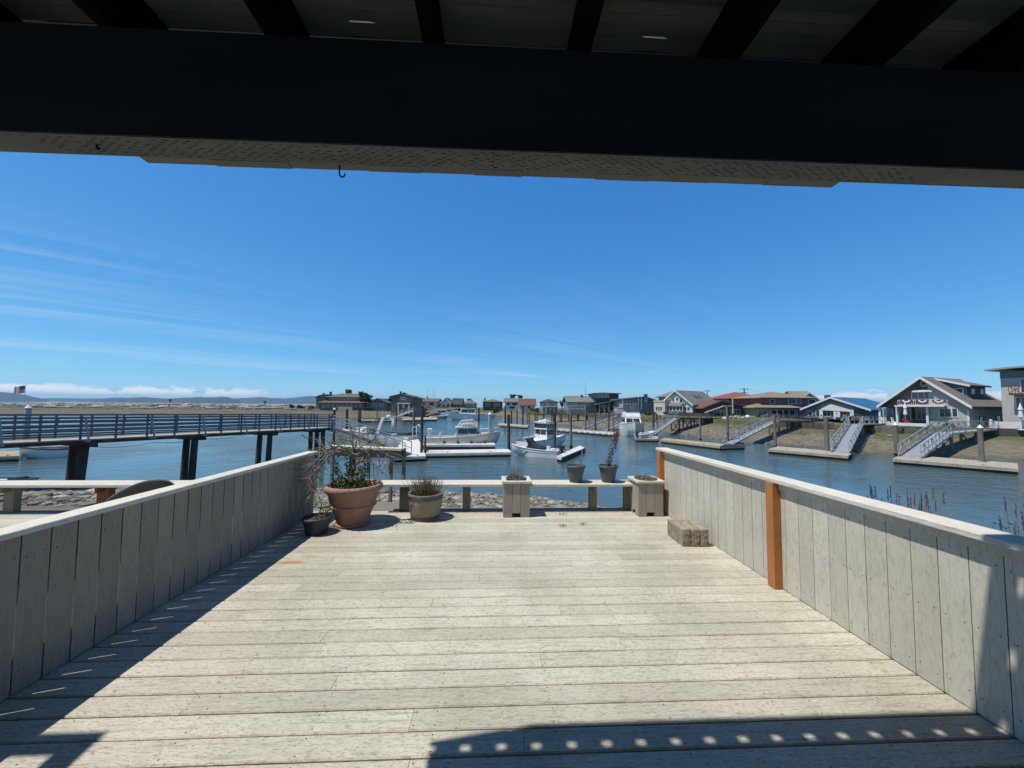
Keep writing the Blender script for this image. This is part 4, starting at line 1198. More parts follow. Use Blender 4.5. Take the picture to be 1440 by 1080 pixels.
def boat(name, label, L, B, Fb, loc, rz, hullm='white', rise=.45, depth=.35, stripe='navy', sole=.12, group=None, cat='boat', foredeck=.0, gw=.035):
    t_ = thing(name, label, cat, loc, rz, group)
    m, rows = hull_mb(L, B, Fb, rise, depth)
    m.build('hull', MT[hullm], t_, smooth=True)
    m = MB(); pts = [r[3] for r in rows]                                # deck a little below the gunwale
    vs = [(p[0], p[1] * .97, p[2] - sole) for p in pts] + [(p[0], -p[1] * .97, p[2] - sole) for p in pts]
    n_ = len(pts); m.add(vs, [(i, i + 1, n_ + i + 1, n_ + i) for i in range(n_ - 1)])
    m.build('deck', MT[hullm], t_)
    m = MB(); n2 = len(pts)
    loop = [Vector((p[0], p[1] * 1.01, p[2])) for p in pts] + [Vector((p[0], -p[1] * 1.01, p[2])) for p in pts[::-1]]
    m.tube(loop + [loop[0]], gw, 6); m.build('gunwale', MT[stripe], t_, smooth=True)
    return t_, rows
def cabin(t_, x0, x1, w0, w1, z0, z1, rake0=.1, rake1=.4, glass=(.35, .85), mt='white', roof=.06, over=.1, tum=.9):
    m = MB(); A = [(x0, -w0 / 2, z0), (x1, -w1 / 2, z0), (x1, w1 / 2, z0), (x0, w0 / 2, z0)]
    B = [(x0 + rake0, -w0 / 2 * tum, z1), (x1 - rake1, -w1 / 2 * tum, z1), (x1 - rake1, w1 / 2 * tum, z1), (x0 + rake0, w0 / 2 * tum, z1)]
    m.loft(A, B); c = m.build('cabin', MT[mt], t_, bevel=.03, seg=2)
    g0, g1 = glass
    for i, j in ((0, 1), (1, 2), (2, 3), (3, 0)):
        a, b, c2, d_ = Vector(A[i]), Vector(A[j]), Vector(B[j]), Vector(B[i])
        nrm = (b - a).cross(d_ - a).normalized() * .012
        f = lambda u, v: a.lerp(b, u).lerp(d_.lerp(c2, u), v) + nrm
        m = MB(); k = 2 if (b - a).length > 1.6 else 1
        for q in range(k):
            u0, u1 = .06 + .9 * q / k, .06 + .9 * (q + 1) / k - .03
            m.loft([f(u0, g0) - nrm * .5, f(u1, g0) - nrm * .5, f(u1, g1) - nrm * .5, f(u0, g1) - nrm * .5], [f(u0, g0), f(u1, g0), f(u1, g1), f(u0, g1)])
        m.build('window', MT['glass'], c)
    m = MB(); m.loft([(p[0] + (over if p[0] > (x0 + x1) / 2 else -over), p[1] * 1.08, z1 + .002) for p in B], [(p[0] + (over if p[0] > (x0 + x1) / 2 else -over) * .8, p[1] * 1.05, z1 + roof) for p in B])
    m.build('roof', MT[mt], c, bevel=.02)
    return c
def bow_rail(t_, rows, i0=9, h=.6, inset=.94):
    m = MB(); P = [r[3] for r in rows[i0:]]
    loop = [Vector((p[0], p[1] * inset, p[2] + h)) for p in P] + [Vector((p[0], -p[1] * inset, p[2] + h)) for p in P[::-1]]
    m.tube(loop, .018, 5)
    for p in P[::2]:
        for s_ in (-1, 1): m.tube([(p[0], s_ * p[1] * inset, p[2] - .05), (p[0], s_ * p[1] * inset, p[2] + h)], .014, 5)
    m.build('bow_rail', MT['alu'], t_)
def outboard(t_, x, z, s=1.0, y=0):
    m = MB()
    m.loft([(x - .28 * s, y - .16 * s, z + .25 * s), (x + .05 * s, y - .18 * s, z + .25 * s), (x + .05 * s, y + .18 * s, z + .25 * s), (x - .28 * s, y + .16 * s, z + .25 * s)],
           [(x - .38 * s, y - .14 * s, z + .62 * s), (x + .08 * s, y - .16 * s, z + .68 * s), (x + .08 * s, y + .16 * s, z + .68 * s), (x - .38 * s, y + .14 * s, z + .62 * s)])
    m.box(x - .2 * s, x - .05 * s, y - .07 * s, y + .07 * s, z - .5 * s, z + .25 * s); m.box(x - .3 * s, x, y - .02, y + .02, z - .75 * s, z - .45 * s)
    m.build('outboard_motor', MT['rubber'], t_, bevel=.03 * s, seg=2)
def frame_top(t_, x0, x1, w, z0, z1, mt='canvas', th=.05, name='bimini_top', bow=.12):
    m = MB(); n_ = 6; A = []; B = []
    for i in range(n_ + 1):
        u = i / n_; zz = z1 + bow * math.sin(math.pi * u); A.append((x0 + (x1 - x0) * u, zz))
    m.prism([(x, z + th) for x, z in A] + [(x, z) for x, z in A[::-1]], -w / 2, w / 2)
    tp = m.build(name, MT[mt], t_)
    m = MB()
    for s_ in (-1, 1):
        for a, b in ((.5, .02), (.5, .98), (.35, .5)): m.tube([(lerp(x0, x1, a), s_ * w * .48, z0), (lerp(x0, x1, b), s_ * w * .48, z1 + .06)], .016, 5)
    m.build('frame', MT['alu'], tp)
def heading(p, q): return math.atan2(q.y - p.y, q.x - p.x)
# cream cabin cruiser
s0, s1 = at(597, 628, WATER), at(704, 627, WATER)
c = (s0 + s1) / 2; Lb = (s1 - s0).length
t_, rows = boat('cabin_cruiser', 'cream cabin cruiser with dark windows moored bow right behind the middle float', Lb, 2.7, 1.0, (c.x, c.y, WATER), heading(s0, s1), 'cream', .62, stripe='cream', sole=.1)
cabin(t_, -.9, 2.2, 2.1, 1.5, .95, 2.02, .25, .8, (.42, .92), 'cream', .09, .22)
cabin(t_, 1.9, 3.1, 1.6, .8, 1.0, 1.36, .1, .5, (.3, .7), 'cream', .05, .02)
m = MB()
for k in range(7): m.tube([(-.55 + .3 * k, -.8, 2.1), (-.4 + .3 * k, -.78, 2.1 + .75 * math.sin(.5 + .32 * k)), (-.1 + .3 * k, -.5, 2.15 + .5 * math.sin(.5 + .32 * k))], .03, 5)
for k in range(7): m.tube([(-.55 + .3 * k, .8, 2.1), (-.4 + .3 * k, .78, 2.1 + .7 * math.sin(.5 + .32 * k)), (-.1 + .3 * k, .5, 2.15)], .03, 5)
m.tube([(-.6, -.8, 2.12), (-.2, -.8, 2.75), (1.0, -.75, 2.85), (1.7, -.6, 2.15)], .03, 6); m.tube([(-.6, .8, 2.12), (-.2, .8, 2.75), (1.0, .75, 2.85), (1.7, .6, 2.15)], .03, 6)
m.build('flybridge_rails', MT['whitep'], t_)
m = MB(); m.loft([(-.2, -.7, 2.12), (1.5, -.6, 2.12), (1.5, .6, 2.12), (-.2, .7, 2.12)], [(-.1, -.7, 2.42), (1.1, -.6, 2.42), (1.1, .6, 2.42), (-.1, .7, 2.42)]); m.build('flybridge', MT['cream'], t_, bevel=.04)
bow_rail(t_, rows, 12, .45)
m = MB(); m.box(-Lb / 2 - .75, -Lb / 2 - .02, -1.0, 1.0, .18, .26); m.build('swim_platform', MT['dockg'], t_)
m = MB(); m.box(-Lb / 2 + .35, -Lb / 2 + .7, -.9, -.5, .9, 1.75); m.box(-Lb / 2 + .3, -Lb / 2 + .8, -1.0, -.4, 1.7, 1.95); m.box(-Lb / 2 + 1.5, -Lb / 2 + 1.75, -1.1, -.8, .9, 1.5)
m.build('fish_boxes', MT['whitep'], t_, bevel=.03)
m = MB(); m.tube([(.9, 1.0, 2.1), (.9, 1.0, 3.8)], .012, 5); m.build('antenna', MT['whitep'], t_)
m = MB()
for k in range(4): m.lathe([(.01, -.3), (.11, -.24), (.11, .16), (.01, .22)], 10, (-2 + 1.4 * k, -1.45, .5))
f_ = m.build('fenders', MT['navy'], t_, smooth=True)
# bimini boat behind the gangway
s0, s1 = at(582, 623, WATER), at(463, 617, WATER); c = (s0 + s1) / 2; Lb = (s1 - s0).length
t_, rows = boat('motor_boat', 'white motor boat with dark bimini and radar arch moored behind the gangway', Lb, 2.9, .95, (c.x, c.y, WATER), heading(s0, s1), 'white', .5)
cabin(t_, -.4, 2.6, 2.2, 1.3, .95, 1.55, .15, 1.2, (.3, .8), 'white', .06, .05)
frame_top(t_, -2.2, .3, 2.2, 1.1, 2.55)
m = MB()
for s_ in (-1, 1): m.bar((-2.0, s_ * 1.15, .95), (-2.75, s_ * 1.05, 2.85), .34, .1, (0, 1, 0))
m.bar((-2.75, -1.1, 2.85), (-2.75, 1.1, 2.85), .36, .12); m.lathe([(.28, 0), (.3, .1), (.24, .2), (.01, .22)], 16, (-2.75, 0, 2.92)); m.build('radar_arch', MT['white'], t_)
bow_rail(t_, rows, 8, .65)
m = MB(); m.box(-Lb / 2 + .1, -Lb / 2 + 1.6, -1.1, 1.1, .8, 1.25); m.build('cockpit_cover', MT['bluecanvas'], t_, bevel=.06, seg=2)
m = MB(); m.tube([(-Lb / 2 - .15, -.3, .5), (-Lb / 2 - .15, -.3, 1.9), (-Lb / 2 - .35, -.3, 2.1), (-Lb / 2 - .6, -.3, 1.9)], .07, 8); m.tube([(-Lb / 2 - .15, .5, .5), (-Lb / 2 - .15, .5, 1.8), (-Lb / 2 - .5, .5, 1.9)], .05, 8); m.build('davits', MT['white'], t_, smooth=True)
# cabin boat behind the runabout
s0, s1 = at(741, 633, WATER), at(796, 626.5, WATER); c = (s0 + s1) / 2 + Vector((0, 1.0, 0)); Lb = (s1 - s0).length * 1.12
t_, rows = boat('pilothouse_boat', 'white pilothouse fishing boat with blue trim tied up behind the small runabout', Lb, 2.3, .85, (c.x, c.y, WATER), heading(s0, s1), 'white', .5)
cabin(t_, -1.0, 1.0, 1.8, 1.5, .75, 1.95, .05, .5, (.5, .92), 'white', .07, .15)
frame_top(t_, -1.15, .75, 1.7, 2.0, 2.62, 'white', .06, 'hard_top', .04)
m = MB()
for k in range(5): m.tube([(-1.0 + .4 * k, -.8, 2.05), (-.8 + .4 * k, -.8, 2.35), (-.9 + .4 * k, -.8, 2.6)], .04, 6)
m.box(-.7, .2, -.5, .5, 2.74, 2.86); m.lathe([(.18, 0), (.2, .08), (.01, .14)], 12, (-.2, 0, 2.86)); m.build('roof_gear', MT['whitep'], t_)
m = MB(); m.box(-1.02, .8, -.78, .78, 2.06, 2.5); m.build('flybridge_curtain', MT['glass'], t_)
bow_rail(t_, rows, 11, .5); m = MB(); m.tube([(.6, .6, 2.7), (.7, .6, 5.0)], .012, 4); m.build('antenna', MT['whitep'], t_)
m = MB(); m.tube([(-Lb / 2 + .2, -.9, 1.0), (-Lb / 2 + .1, -.9, 1.55), (-Lb / 2 + 1.3, -.9, 1.55), (-Lb / 2 + 1.3, -.9, 1.0)], .03, 6); m.tube([(-Lb / 2 - .9, -.8, 1.22), (-Lb / 2 + 1, -.8, 1.32)], .07, 8); m.build('cockpit_rail', MT['whitep'], t_, smooth=True)
# runabout
s0, s1 = at(787, 643.5, WATER), at(719.5, 639, WATER); c = (s0 + s1) / 2; Lb = (s1 - s0).length
t_, rows = boat('runabout', 'small white runabout with black canvas and outboard, bow to the left', Lb, 1.75, .62, (c.x, c.y, WATER), heading(s0, s1), 'white', .5, .3, 'whitep', .1)
m = MB(); m.loft([(-.9, -.7, .6), (.75, -.6, .62), (.75, .6, .62), (-.9, .7, .6)], [(-.8, -.65, .8), (.35, -.5, 1.18), (.35, .5, 1.18), (-.8, .65, .8)]); m.build('canvas_cover', MT['canvas'], t_, bevel=.04)
m = MB(); m.bar((.1, -.6, .7), (.55, -.55, 1.5), .05, .5, (0, 1, 0)); m.bar((.1, .6, .7), (.55, .55, 1.5), .05, .5, (0, 1, 0)); m.plate([(.12, -.6, 1.1), (.12, .6, 1.1), (.48, .55, 1.5), (.48, -.55, 1.5)], .02); m.build('windscreen', MT['canvas'], t_)
outboard(t_, -Lb / 2 - .08, .38, 1.0); 
m = MB(); m.lathe([(.16, 0), (.17, .5), (.01, .52)], 12, (-1.35, .25, .45)); m.box(-1.75, -1.5, -.6, .6, .45, .7); m.build('seats', MT['whitep'], t_)
m = MB()
for s_ in (-1, 1): m.tube([(r[3][0], s_ * (r[3][1] + .004) * .99, r[3][2] * .62) for r in rows[:16]], .02, 5)
m.build('hull_stripe', MT['navy'], t_)
# bow-on cruiser
p = at(900, 614.5, WATER); L = 9.5
b = Vector((p.x + .3, p.y + L * .42, WATER)); dirb = (CAM - b); 
t_, rows = boat('flybridge_cruiser', 'white flybridge cruiser moored bow on toward the deck by the gravel shore', L, 3.7, 1.45, (b.x, b.y, WATER), math.atan2(dirb.y, dirb.x) + .10, 'white', .5, .4, 'whitep', .06)
cabin(t_, -2.6, 2.3, 3.0, 2.4, 1.5, 2.75, .1, 1.2, (.35, .85), 'white', .1, .1)
cabin(t_, -2.2, .9, 2.7, 2.3, 2.86, 3.62, .05, .3, (.9, .95), 'white', .03, .03)
m = MB(); m.loft([(-1.8, -1.2, 3.65), (.8, -1.05, 3.65), (.8, 1.05, 3.65), (-1.8, 1.2, 3.65)], [(-1.7, -1.2, 4.75), (.4, -1.05, 4.75), (.4, 1.05, 4.75), (-1.7, 1.2, 4.75)]); cv_ = m.build('flybridge_enclosure', MT['bluecanvas'], t_, bevel=.06)
m = MB(); m.box(.62, .68, -.45, .45, 3.85, 4.5); o = m.build('window', MT['glassb'], cv_); o.rotation_euler = (0, 0, 0)
bow_rail(t_, rows, 8, .7)
m = MB()
for y_, h_ in ((-1.2, 9.0), (1.1, 8.2), (1.5, 7.2)): m.tube([(-1.2, y_, 3.0), (-1.5, y_ * 1.1, h_)], .02, 5)
m.build('outriggers', MT['whitep'], t_)
m = MB(); m.lathe([(.01, -.02), (.22, 0), (.22, .03), (.01, .04)], 14, (3.3, -.35, 1.95)); m.build('deck_hatch', MT['glass'], t_)
# dinghy with cover under the pier
s0, s1 = at(108, 641, WATER), at(27, 646, WATER); c = (s0 + s1) / 2; Lb = (s1 - s0).length
t_, rows = boat('small_sailboat', 'small white open sailboat with navy rail moored under the left pier', Lb, 1.7, .68, (c.x, c.y, WATER), heading(s0, s1), 'white', .35, .3, 'navy', .05, gw=.075)
m = MB(); m.tube([(-1.6, 0, .85), (-.8, 0, 1.02), (.4, 0, 1.05), (1.2, 0, .9)], [.14, .2, .2, .1], 8); m.build('boom_cover', MT['white'], t_, smooth=True)
m = MB(); m.tube([(.9, 0, .5), (.9, 0, 1.0)], .05, 8); m.build('mast_step', MT['alu'], t_)
# kayak or tender by the shore at the far left
p = at(16, 681.5, WATER); t_, rows = boat('tender', 'low white tender drawn up at the water edge on the left', 2.6, .9, .26, (p.x, p.y, WATER + .03), .05, 'white', .2, .05, 'navy', .05)
m = MB(); m.box(.1, .5, -.3, .3, .25, .36); m.build('seat', MT['canvas'], t_)
# small craft at the float right of the white boat
for px, py, lab, mt_ in ((913, 609, 'white dinghy leaning by the right side of the bow on cruiser', 'white'), (905, 611.5, 'grey inflatable on the gear float beside the bow on cruiser', 'alu')):
    p = at(px, py + 4, DT); t_, rows = boat('dinghy', lab, 2.6, 1.3, .45, (p.x, p.y, DT + .02), .6, mt_, .4, .02, 'whitep', .06); outboard(t_, -1.35, .2, .7)
# gear on the gear float and buoys on the block edged float
for i in range(9):
    a_ = at(792 + i * 8.6, 605.6 + i * .68, DT)
    m = MB().box(-.55, .55, -.25, .25, -.1, .16); o = m.build('float_block', MT['whitep'], bevel=.06, seg=2); o.location = (a_.x, a_.y, DT)
    tag(o, 'white float block in the row along the far float left of the bow on cruiser', 'float', 'white float blocks on the far float')
for bt, a, b in (('cabin_cruiser', (2.9, -.7, 1.35), (1.6, -2.3, .45)), ('cabin_cruiser', (-3.2, -1.2, 1.0), (-2.2, -2.3, .45)), ('runabout', (1.2, -.75, .75), (.2, -1.9, .45)), ('pilothouse_boat', (-1.6, -1.05, .9), (-2.6, -1.9, .45))):
    o = bpy.data.objects[bt]; a, b = Vector(a), Vector(b); m = MB()
    if bt == 'runabout': b = Vector((b.x, 1.9, b.z)); a.y = .75
    m.tube([a.lerp(b, k / 6) - Vector((0, 0, .22 * math.sin(math.pi * k / 6))) for k in range(7)], .016, 5); m.build('mooring_line', MT['canvas'], o, smooth=True)
# distant boats in the far basin
FB = [(622, 586.3, 9, 0.1, 'white', 'far white boat at the left of the distant moorings', 1), (634, 587.2, 7, .4, 'white', 'far white boat second from the left in the distant moorings', 1),
      (646, 588, 8, -.2, 'white', 'far white cabin boat in the middle of the distant moorings', 1), (657, 590, 12, 3.3, 'white', 'largest far grey white boat at the front of the distant moorings', 2),
      (666, 587, 8, .2, 'white', 'far white boat behind the largest distant one', 1), (676, 588.4, 7, 3.0, 'cream', 'far cream boat at the right of the distant moorings', 0),
      (618, 588.6, 6, .5, 'cream', 'far small boat beside the dark landing on the left bank', 0), (640, 585.6, 8, .1, 'white', 'far white boat deepest in the distant basin', 1), (684, 586.6, 7, .1, 'white', 'far white boat close to the gravel point', 0)]
for px, py, L, rz, mt_, lab, kind in FB:
    p = at(px, py, WATER); t_, rows = boat('moored_boat', lab, L, L * .32, L * .12, (p.x, p.y, WATER), rz, mt_, .5, .3, 'navy' if kind == 2 else 'whitep', .1, 'boats in the distant basin')
    if kind: cabin(t_, -L * .2, L * .2, L * .24, L * .18, L * .12, L * .27, .1, .6, (.35, .85), mt_, .06, .1)
    if kind == 2: frame_top(t_, -L * .2, L * .1, L * .22, L * .27, L * .42, 'bluecanvas')
for px, D, y0, lab in ((600.7, 165, 548, 'bare sailboat mast rising over the far dark house landing'), (609.8, 150, 547, 'tall thin mast above the distant moorings'), (823, 118, 537, 'very tall thin flagpole by the grey shed roofs')):
    p = gp(px, D, -1.2); zt = pt(px, y0, D).z
    t_ = thing('mast', lab, 'mast', p); m = MB(); m.tube([(0, 0, -1.5), (0, 0, zt + 1.2)], [.09, .05], 6); m.build('pole', MT['alu'], t_)
    m = MB(); m.bar((-.8, 0, (zt + 1.2) * .72), (.8, 0, (zt + 1.2) * .72), .05, .05); m.build('spreader', MT['alu'], t_)
# ------------------------------------------------------------------ houses on the banks
def sid(name, c, sp=.22, axis='Z', dk=.35, rough=.85): return mat(name, c, tuple(k * .85 for k in c), rough, 1.5, lines=(axis, sp, dk), grime=.2)
def rf(name, c): return mat(name, c, tuple(k * .72 for k in c), .95, 2.5, bump=.3, lines=('Z', .13, .3), grime=.3)
S_ = {'shingle': sid('brown_shingle', (0.189, 0.152, 0.123)), 'darkbrown': sid('dark_brown_boards', (0.102, 0.0754, 0.0609), .3, 'X'), 'grey': sid('grey_shingle_siding', (0.29, 0.29, 0.275)), 'greydark': sid('slate_grey_siding', (.19, .20, .21)),
      'bluegrey': sid('blue_grey_siding', (0.217, 0.254, 0.29)), 'white': sid('white_siding', (0.68, 0.66, 0.62), .25, 'Z', .12), 'stucco': sid('cream_stucco', (0.62, 0.56, 0.47), 9, 'Z', 0), 'red': sid('red_brown_siding', (0.275, 0.123, 0.087)),
      'teal': sid('pale_teal_siding', (0.246, 0.348, 0.348)), 'tan': sid('tan_siding', (0.493, 0.406, 0.29)), 'charcoal': sid('charcoal_boards', (0.0653, 0.0696, 0.0798), .3, 'X'), 'weather': sid('weathered_shingle', (.50, .475, .43), .16, 'Z', .45)}
R_ = {'brown': rf('brown_shingle_roof', (.17, .135, .105)), 'tan': rf('tan_shingle_roof', (.27, .225, .165)), 'grey': rf('grey_shingle_roof', (.20, .185, .165)), 'green': rf('dark_green_roof', (.06, .08, .072)), 'teal': rf('grey_green_roof', (.19, .215, .19)),
      'red': rf('red_tile_roof', (.29, .09, .075)), 'redbrown': rf('red_brown_roof', (.18, .09, .068)), 'blue': mat('blue_metal_roof', (.03, .135, .25), (.028, .115, .22), .5, 1.5, spec=.4, lines=('X', .5, .25)), 'dark': rf('dark_flat_roof', (.11, .115, .12))}
TRIM = MT['whitep']; DTRIM = mat('dark_trim', (.07, .06, .05), rough=.7)
class House:
    def __init__(s, name, label, L, R, zg, d, cat='house'):
        a, b = gp(L[0], L[1], zg), gp(R[0], R[1], zg)
        s.o = a; s.rz = math.atan2(b.y - a.y, b.x - a.x); s.w = (b - a).length; s.d = d; s.zg = zg
        s.ex = Vector((math.cos(s.rz), math.sin(s.rz), 0)); s.ey = Vector((-s.ex.y, s.ex.x, 0))
        s.t = thing(name, label, cat, a, s.rz); s.walls = s.t; s.roof = None
    def front(s, px, py, y=0):
        r = ray(px, py); n = s.ey; p0 = s.o + s.ey * y
        k = (p0 - CAM).dot(n) / r.dot(n); q = CAM + r * k - s.o
        return q.dot(s.ex), q.z
    def side(s, px, py, x=None):
        x = s.w if x is None else x
        r = ray(px, py); n = s.ex; p0 = s.o + s.ex * x
        k = (p0 - CAM).dot(n) / r.dot(n); q = CAM + r * k - s.o
        return q.dot(s.ey), q.z
    def part(s, nm, m, mt, parent=None, **k): return m.build(nm, mt, parent or s.t, **k)
    def block(s, x0, x1, y0, y1, z0, z1, mt, nm='wall', parent=None): return s.part(nm, MB().box(x0, x1, y0, y1, z0, z1), S_.get(mt, MT.get(mt)) if isinstance(mt, str) else mt, parent)
    def hip(s, x0, x1, y0, y1, ze, zr, ov, mt, inset=None, nm='roof'):
        x0 -= ov; x1 += ov; y0 -= ov; y1 += ov; ym = (y0 + y1) / 2; ins = inset if inset is not None else min((y1 - y0) / 2, (x1 - x0) / 2 - .3)
        m = MB(); m.add([(x0, y0, ze), (x1, y0, ze), (x1, y1, ze), (x0, y1, ze), (x0, y0, ze + .16), (x1, y0, ze + .16), (x1, y1, ze + .16), (x0, y1, ze + .16), (x0 + ins, ym, zr), (x1 - ins, ym, zr)],
                        [(0, 3, 2, 1), (0, 1, 5, 4), (1, 2, 6, 5), (2, 3, 7, 6), (3, 0, 4, 7), (4, 5, 9, 8), (6, 7, 8, 9), (5, 6, 9), (7, 4, 8)])
        s.roof = s.part(nm, m, R_[mt])
        m = MB(); m.box(x0, x1, y0 - .04, y0 - .003, ze - .02, ze + .17); m.build('gutter', DTRIM, s.roof); return s.roof
    def gable_side(s, x0, x1, y0, y1, ze, zr, ov, mt, wall=None, th=.2):     # ridge along the facade
        ym = (y0 + y1) / 2; k = (zr - ze) / (ym - y0); m = MB()
        m.prismx([(y0 - ov, ze - k * ov), (ym, zr), (y1 + ov, ze - k * ov), (y1 + ov, ze - k * ov + th), (ym, zr + th), (y0 - ov, ze - k * ov + th)], x0 - ov, x1 + ov)
        s.roof = s.part('roof', m, R_[mt])
        if wall: s.part('gable_wall', MB().prismx([(y0 + .02, ze + .0), (y1 - .02, ze + .0), (ym, zr - .03)], x0 + .02, x1 - .02), S_[wall])
        return s.roof
    def gable_front(s, eL, ap, eR, mt, wall, z0=0, d=None, ov=.5, th=.22, y0=0, trim=TRIM, side_ov=0.0):
        """gable facing the viewer; eL, ap, eR are (x, z) of the roof edge"""
        d = d or s.d; m = MB()
        up = lambda p: (p[0], p[1] + th)
        m.prism([eL, ap, eR, up(eR), up(ap), up(eL)], y0 - ov, y0 + d + ov); s.roof = s.part('roof', m, R_[mt])
        if trim:
            m = MB(); m.prism([(eL[0], eL[1] - .12), (ap[0], ap[1] - .12), (eR[0], eR[1] - .12), (eR[0], eR[1] + th + .03), (ap[0], ap[1] + th + .03), (eL[0], eL[1] + th + .03)], y0 - ov - .07, y0 - ov - .003)
            m.build('barge_boards', trim, s.roof)
        if wall:
            f = lambda e, q: (e[0] + q, e[1] + abs(q) * (ap[1] - e[1]) / abs(ap[0] - e[0]) - .02)
            ia = f(eL, ov * .9 + side_ov); ib = f(eR, -(ov * .9 + side_ov))
            s.part('wall', MB().prism([(ia[0], z0), (ib[0], z0), ib, (ap[0], ap[1] - .02), ia], y0, y0 + d), S_[wall])
    def win(s, a, b, y=0, fr=TRIM, gl='glass', mul=1, t=.09, name='window'):
        (x0, z0), (x1, z1) = a, b; x0, x1 = min(x0, x1), max(x0, x1); z0, z1 = min(z0, z1), max(z0, z1)
        m = MB(); y0, y1 = y - .07, y - .004
        m.box(x0 - t, x1 + t, y0, y1, z1, z1 + t); m.box(x0 - t, x1 + t, y0, y1, z0 - t, z0)
        m.box(x0 - t, x0, y0, y1, z0 + .001, z1 - .001); m.box(x1, x1 + t, y0, y1, z0 + .001, z1 - .001)
        for i in range(1, mul): xm = x0 + (x1 - x0) * i / mul; m.box(xm - t * .35, xm + t * .35, y0 + .01, y1, z0 + .001, z1 - .001)
        f = s.part(name, m, fr); MB().box(x0, x1, y - .035, y - .006, z0, z1).build('pane', MT[gl], f)
    def wpx(s, px0, py0, px1, py1, y=0, **k):
        s.win(s.front(px0, py1, y), s.front(px1, py0, y), y, **k)
    def swin(s, y0, y1, z0, z1, x=None, sgn=1, fr=TRIM, gl='glass', t=.09):   # window in an end wall
        x = s.w if x is None else x; m = MB(); a, b = (x + .004, x + .07) if sgn > 0 else (x - .07, x - .004)
        m.box(a, b, y0 - t, y1 + t, z1, z1 + t); m.box(a, b, y0 - t, y1 + t, z0 - t, z0); m.box(a, b, y0 - t, y0, z0 + .001, z1 - .001); m.box(a, b, y1, y1 + t, z0 + .001, z1 - .001)
        f = s.part('window', m, fr); MB().box(min(x + sgn * .006, x + sgn * .035), max(x + sgn * .006, x + sgn * .035), y0, y1, z0, z1).build('pane', MT[gl], f)
    def row(s, px0, px1, py0, py1, n, y=0, gapf=.25, **k):
        wd = (px1 - px0) / n
        for i in range(n): s.wpx(px0 + wd * (i + gapf / 2), py0, px0 + wd * (i + 1 - gapf / 2), py1, y, **k)
    def chimney(s, px, py0, py1, wpx, y, mt=None):
        a = s.front(px - wpx / 2, py1, y); b = s.front(px + wpx / 2, py0, y)
        m = MB(); m.box(a[0], b[0], y - .4, y + .4, a[1], b[1]); m.box(a[0] - .08, b[0] + .08, y - .48, y + .48, b[1], b[1] + .15); m.build('chimney', mt or MT['stone'], s.roof or s.t)
    def posts_rail(s, x0, x1, y, z, h=1.0, mt=TRIM, n=10, solid=None, nm='balcony_rail'):
        m = MB(); m.box(x0, x1, y - .03, y + .03, z + h - .08, z + h); m.box(x0, x1, y - .03, y + .03, z, z + .08)
        if solid: m.box(x0, x1, y - .02, y + .02, z + .1, z + h - .1)
        for i in range(n + 1): x = x0 + (x1 - x0) * i / n; m.box(x - .02, x + .02, y - .02, y + .02, z + .05, z + h - .05)
        s.part(nm, m, mt)
def hx(h, px, py, y=0): return h.front(px, py, y)

# big grey gabled house at the right
h = House('gabled_house', 'big grey gabled house with balcony bunting above the far right gangway', (1246, 56), (1364, 48.4), -1.5, 10.5)
eL, ap, eR = h.front(1233, 573, -.6), h.front(1293.5, 531.5, -.6), h.front(1367, 574, -.6)
h.gable_front(eL, ap, eR, 'grey', None, ov=.6, d=10.5)
f = h.front; w_ = h.w
z1 = f(1300, 570)[1]
lx, rx = f(1238, 590)[0], f(1362, 590)[0]; xm = ap[0]
k = (ap[1] - eL[1]) / (ap[0] - eL[0]); k2 = (ap[1] - eR[1]) / (eR[0] - ap[0])
px_ = f(1306.5, 580)[0]
h.part('wall', MB().prism([(px_, -.3), (rx, -.3), (rx, eR[1] + (eR[0] - rx) * k2 - .04), (xm, ap[1] - .05), (px_, ap[1] - abs(px_ - xm) * k2 - .05)], 0, 10.5), S_['weather'])
xl2 = f(1262, 560)[0]
h.part('wall', MB().prism([(lx, z1 - .2), (px_ - .002, z1 - .2), (px_ - .002, ap[1] - abs(px_ - xm) * k2 - .05), (xm, ap[1] - .05), (lx, eL[1] + (lx - eL[0]) * k - .04)], .9, 10.49), S_['greydark'])
h.block(lx, px_ - .003, 2.0, 10.48, -.3, z1 - .203, 'greydark', 'porch_wall')
h.block(lx + .1, px_ - .05, -.5, 2.0, -.3, -.02, 'white', 'porch_floor')
m = MB()
for xx in (f(1239, 590)[0], f(1263.5, 590)[0], f(1306, 590)[0]): m.box(xx - .12, xx + .12, -.35, -.1, -.02, z1 - .2)
h.part('porch_posts', m, TRIM)
h.win(f(1266, 590, 2), f(1279, 572.5, 2), 2.0, mul=2); h.win(f(1282, 589, 2), f(1304, 572.5, 2), 2.0, mul=3); h.win(f(1243, 589, 2), f(1255, 574, 2), 2.0, gl='glassb')
bal = h.block(f(1262, 566)[0], f(1332, 566)[0], -.9, .899, z1 - .2, z1, 'white', 'balcony_floor')
b0, b1 = f(1262.5, 568, -.9), f(1331.5, 561.5, -.9)
h.posts_rail(b0[0], b1[0], -.85, z1 + .003, b1[1] - b0[1] + .12, n=24)
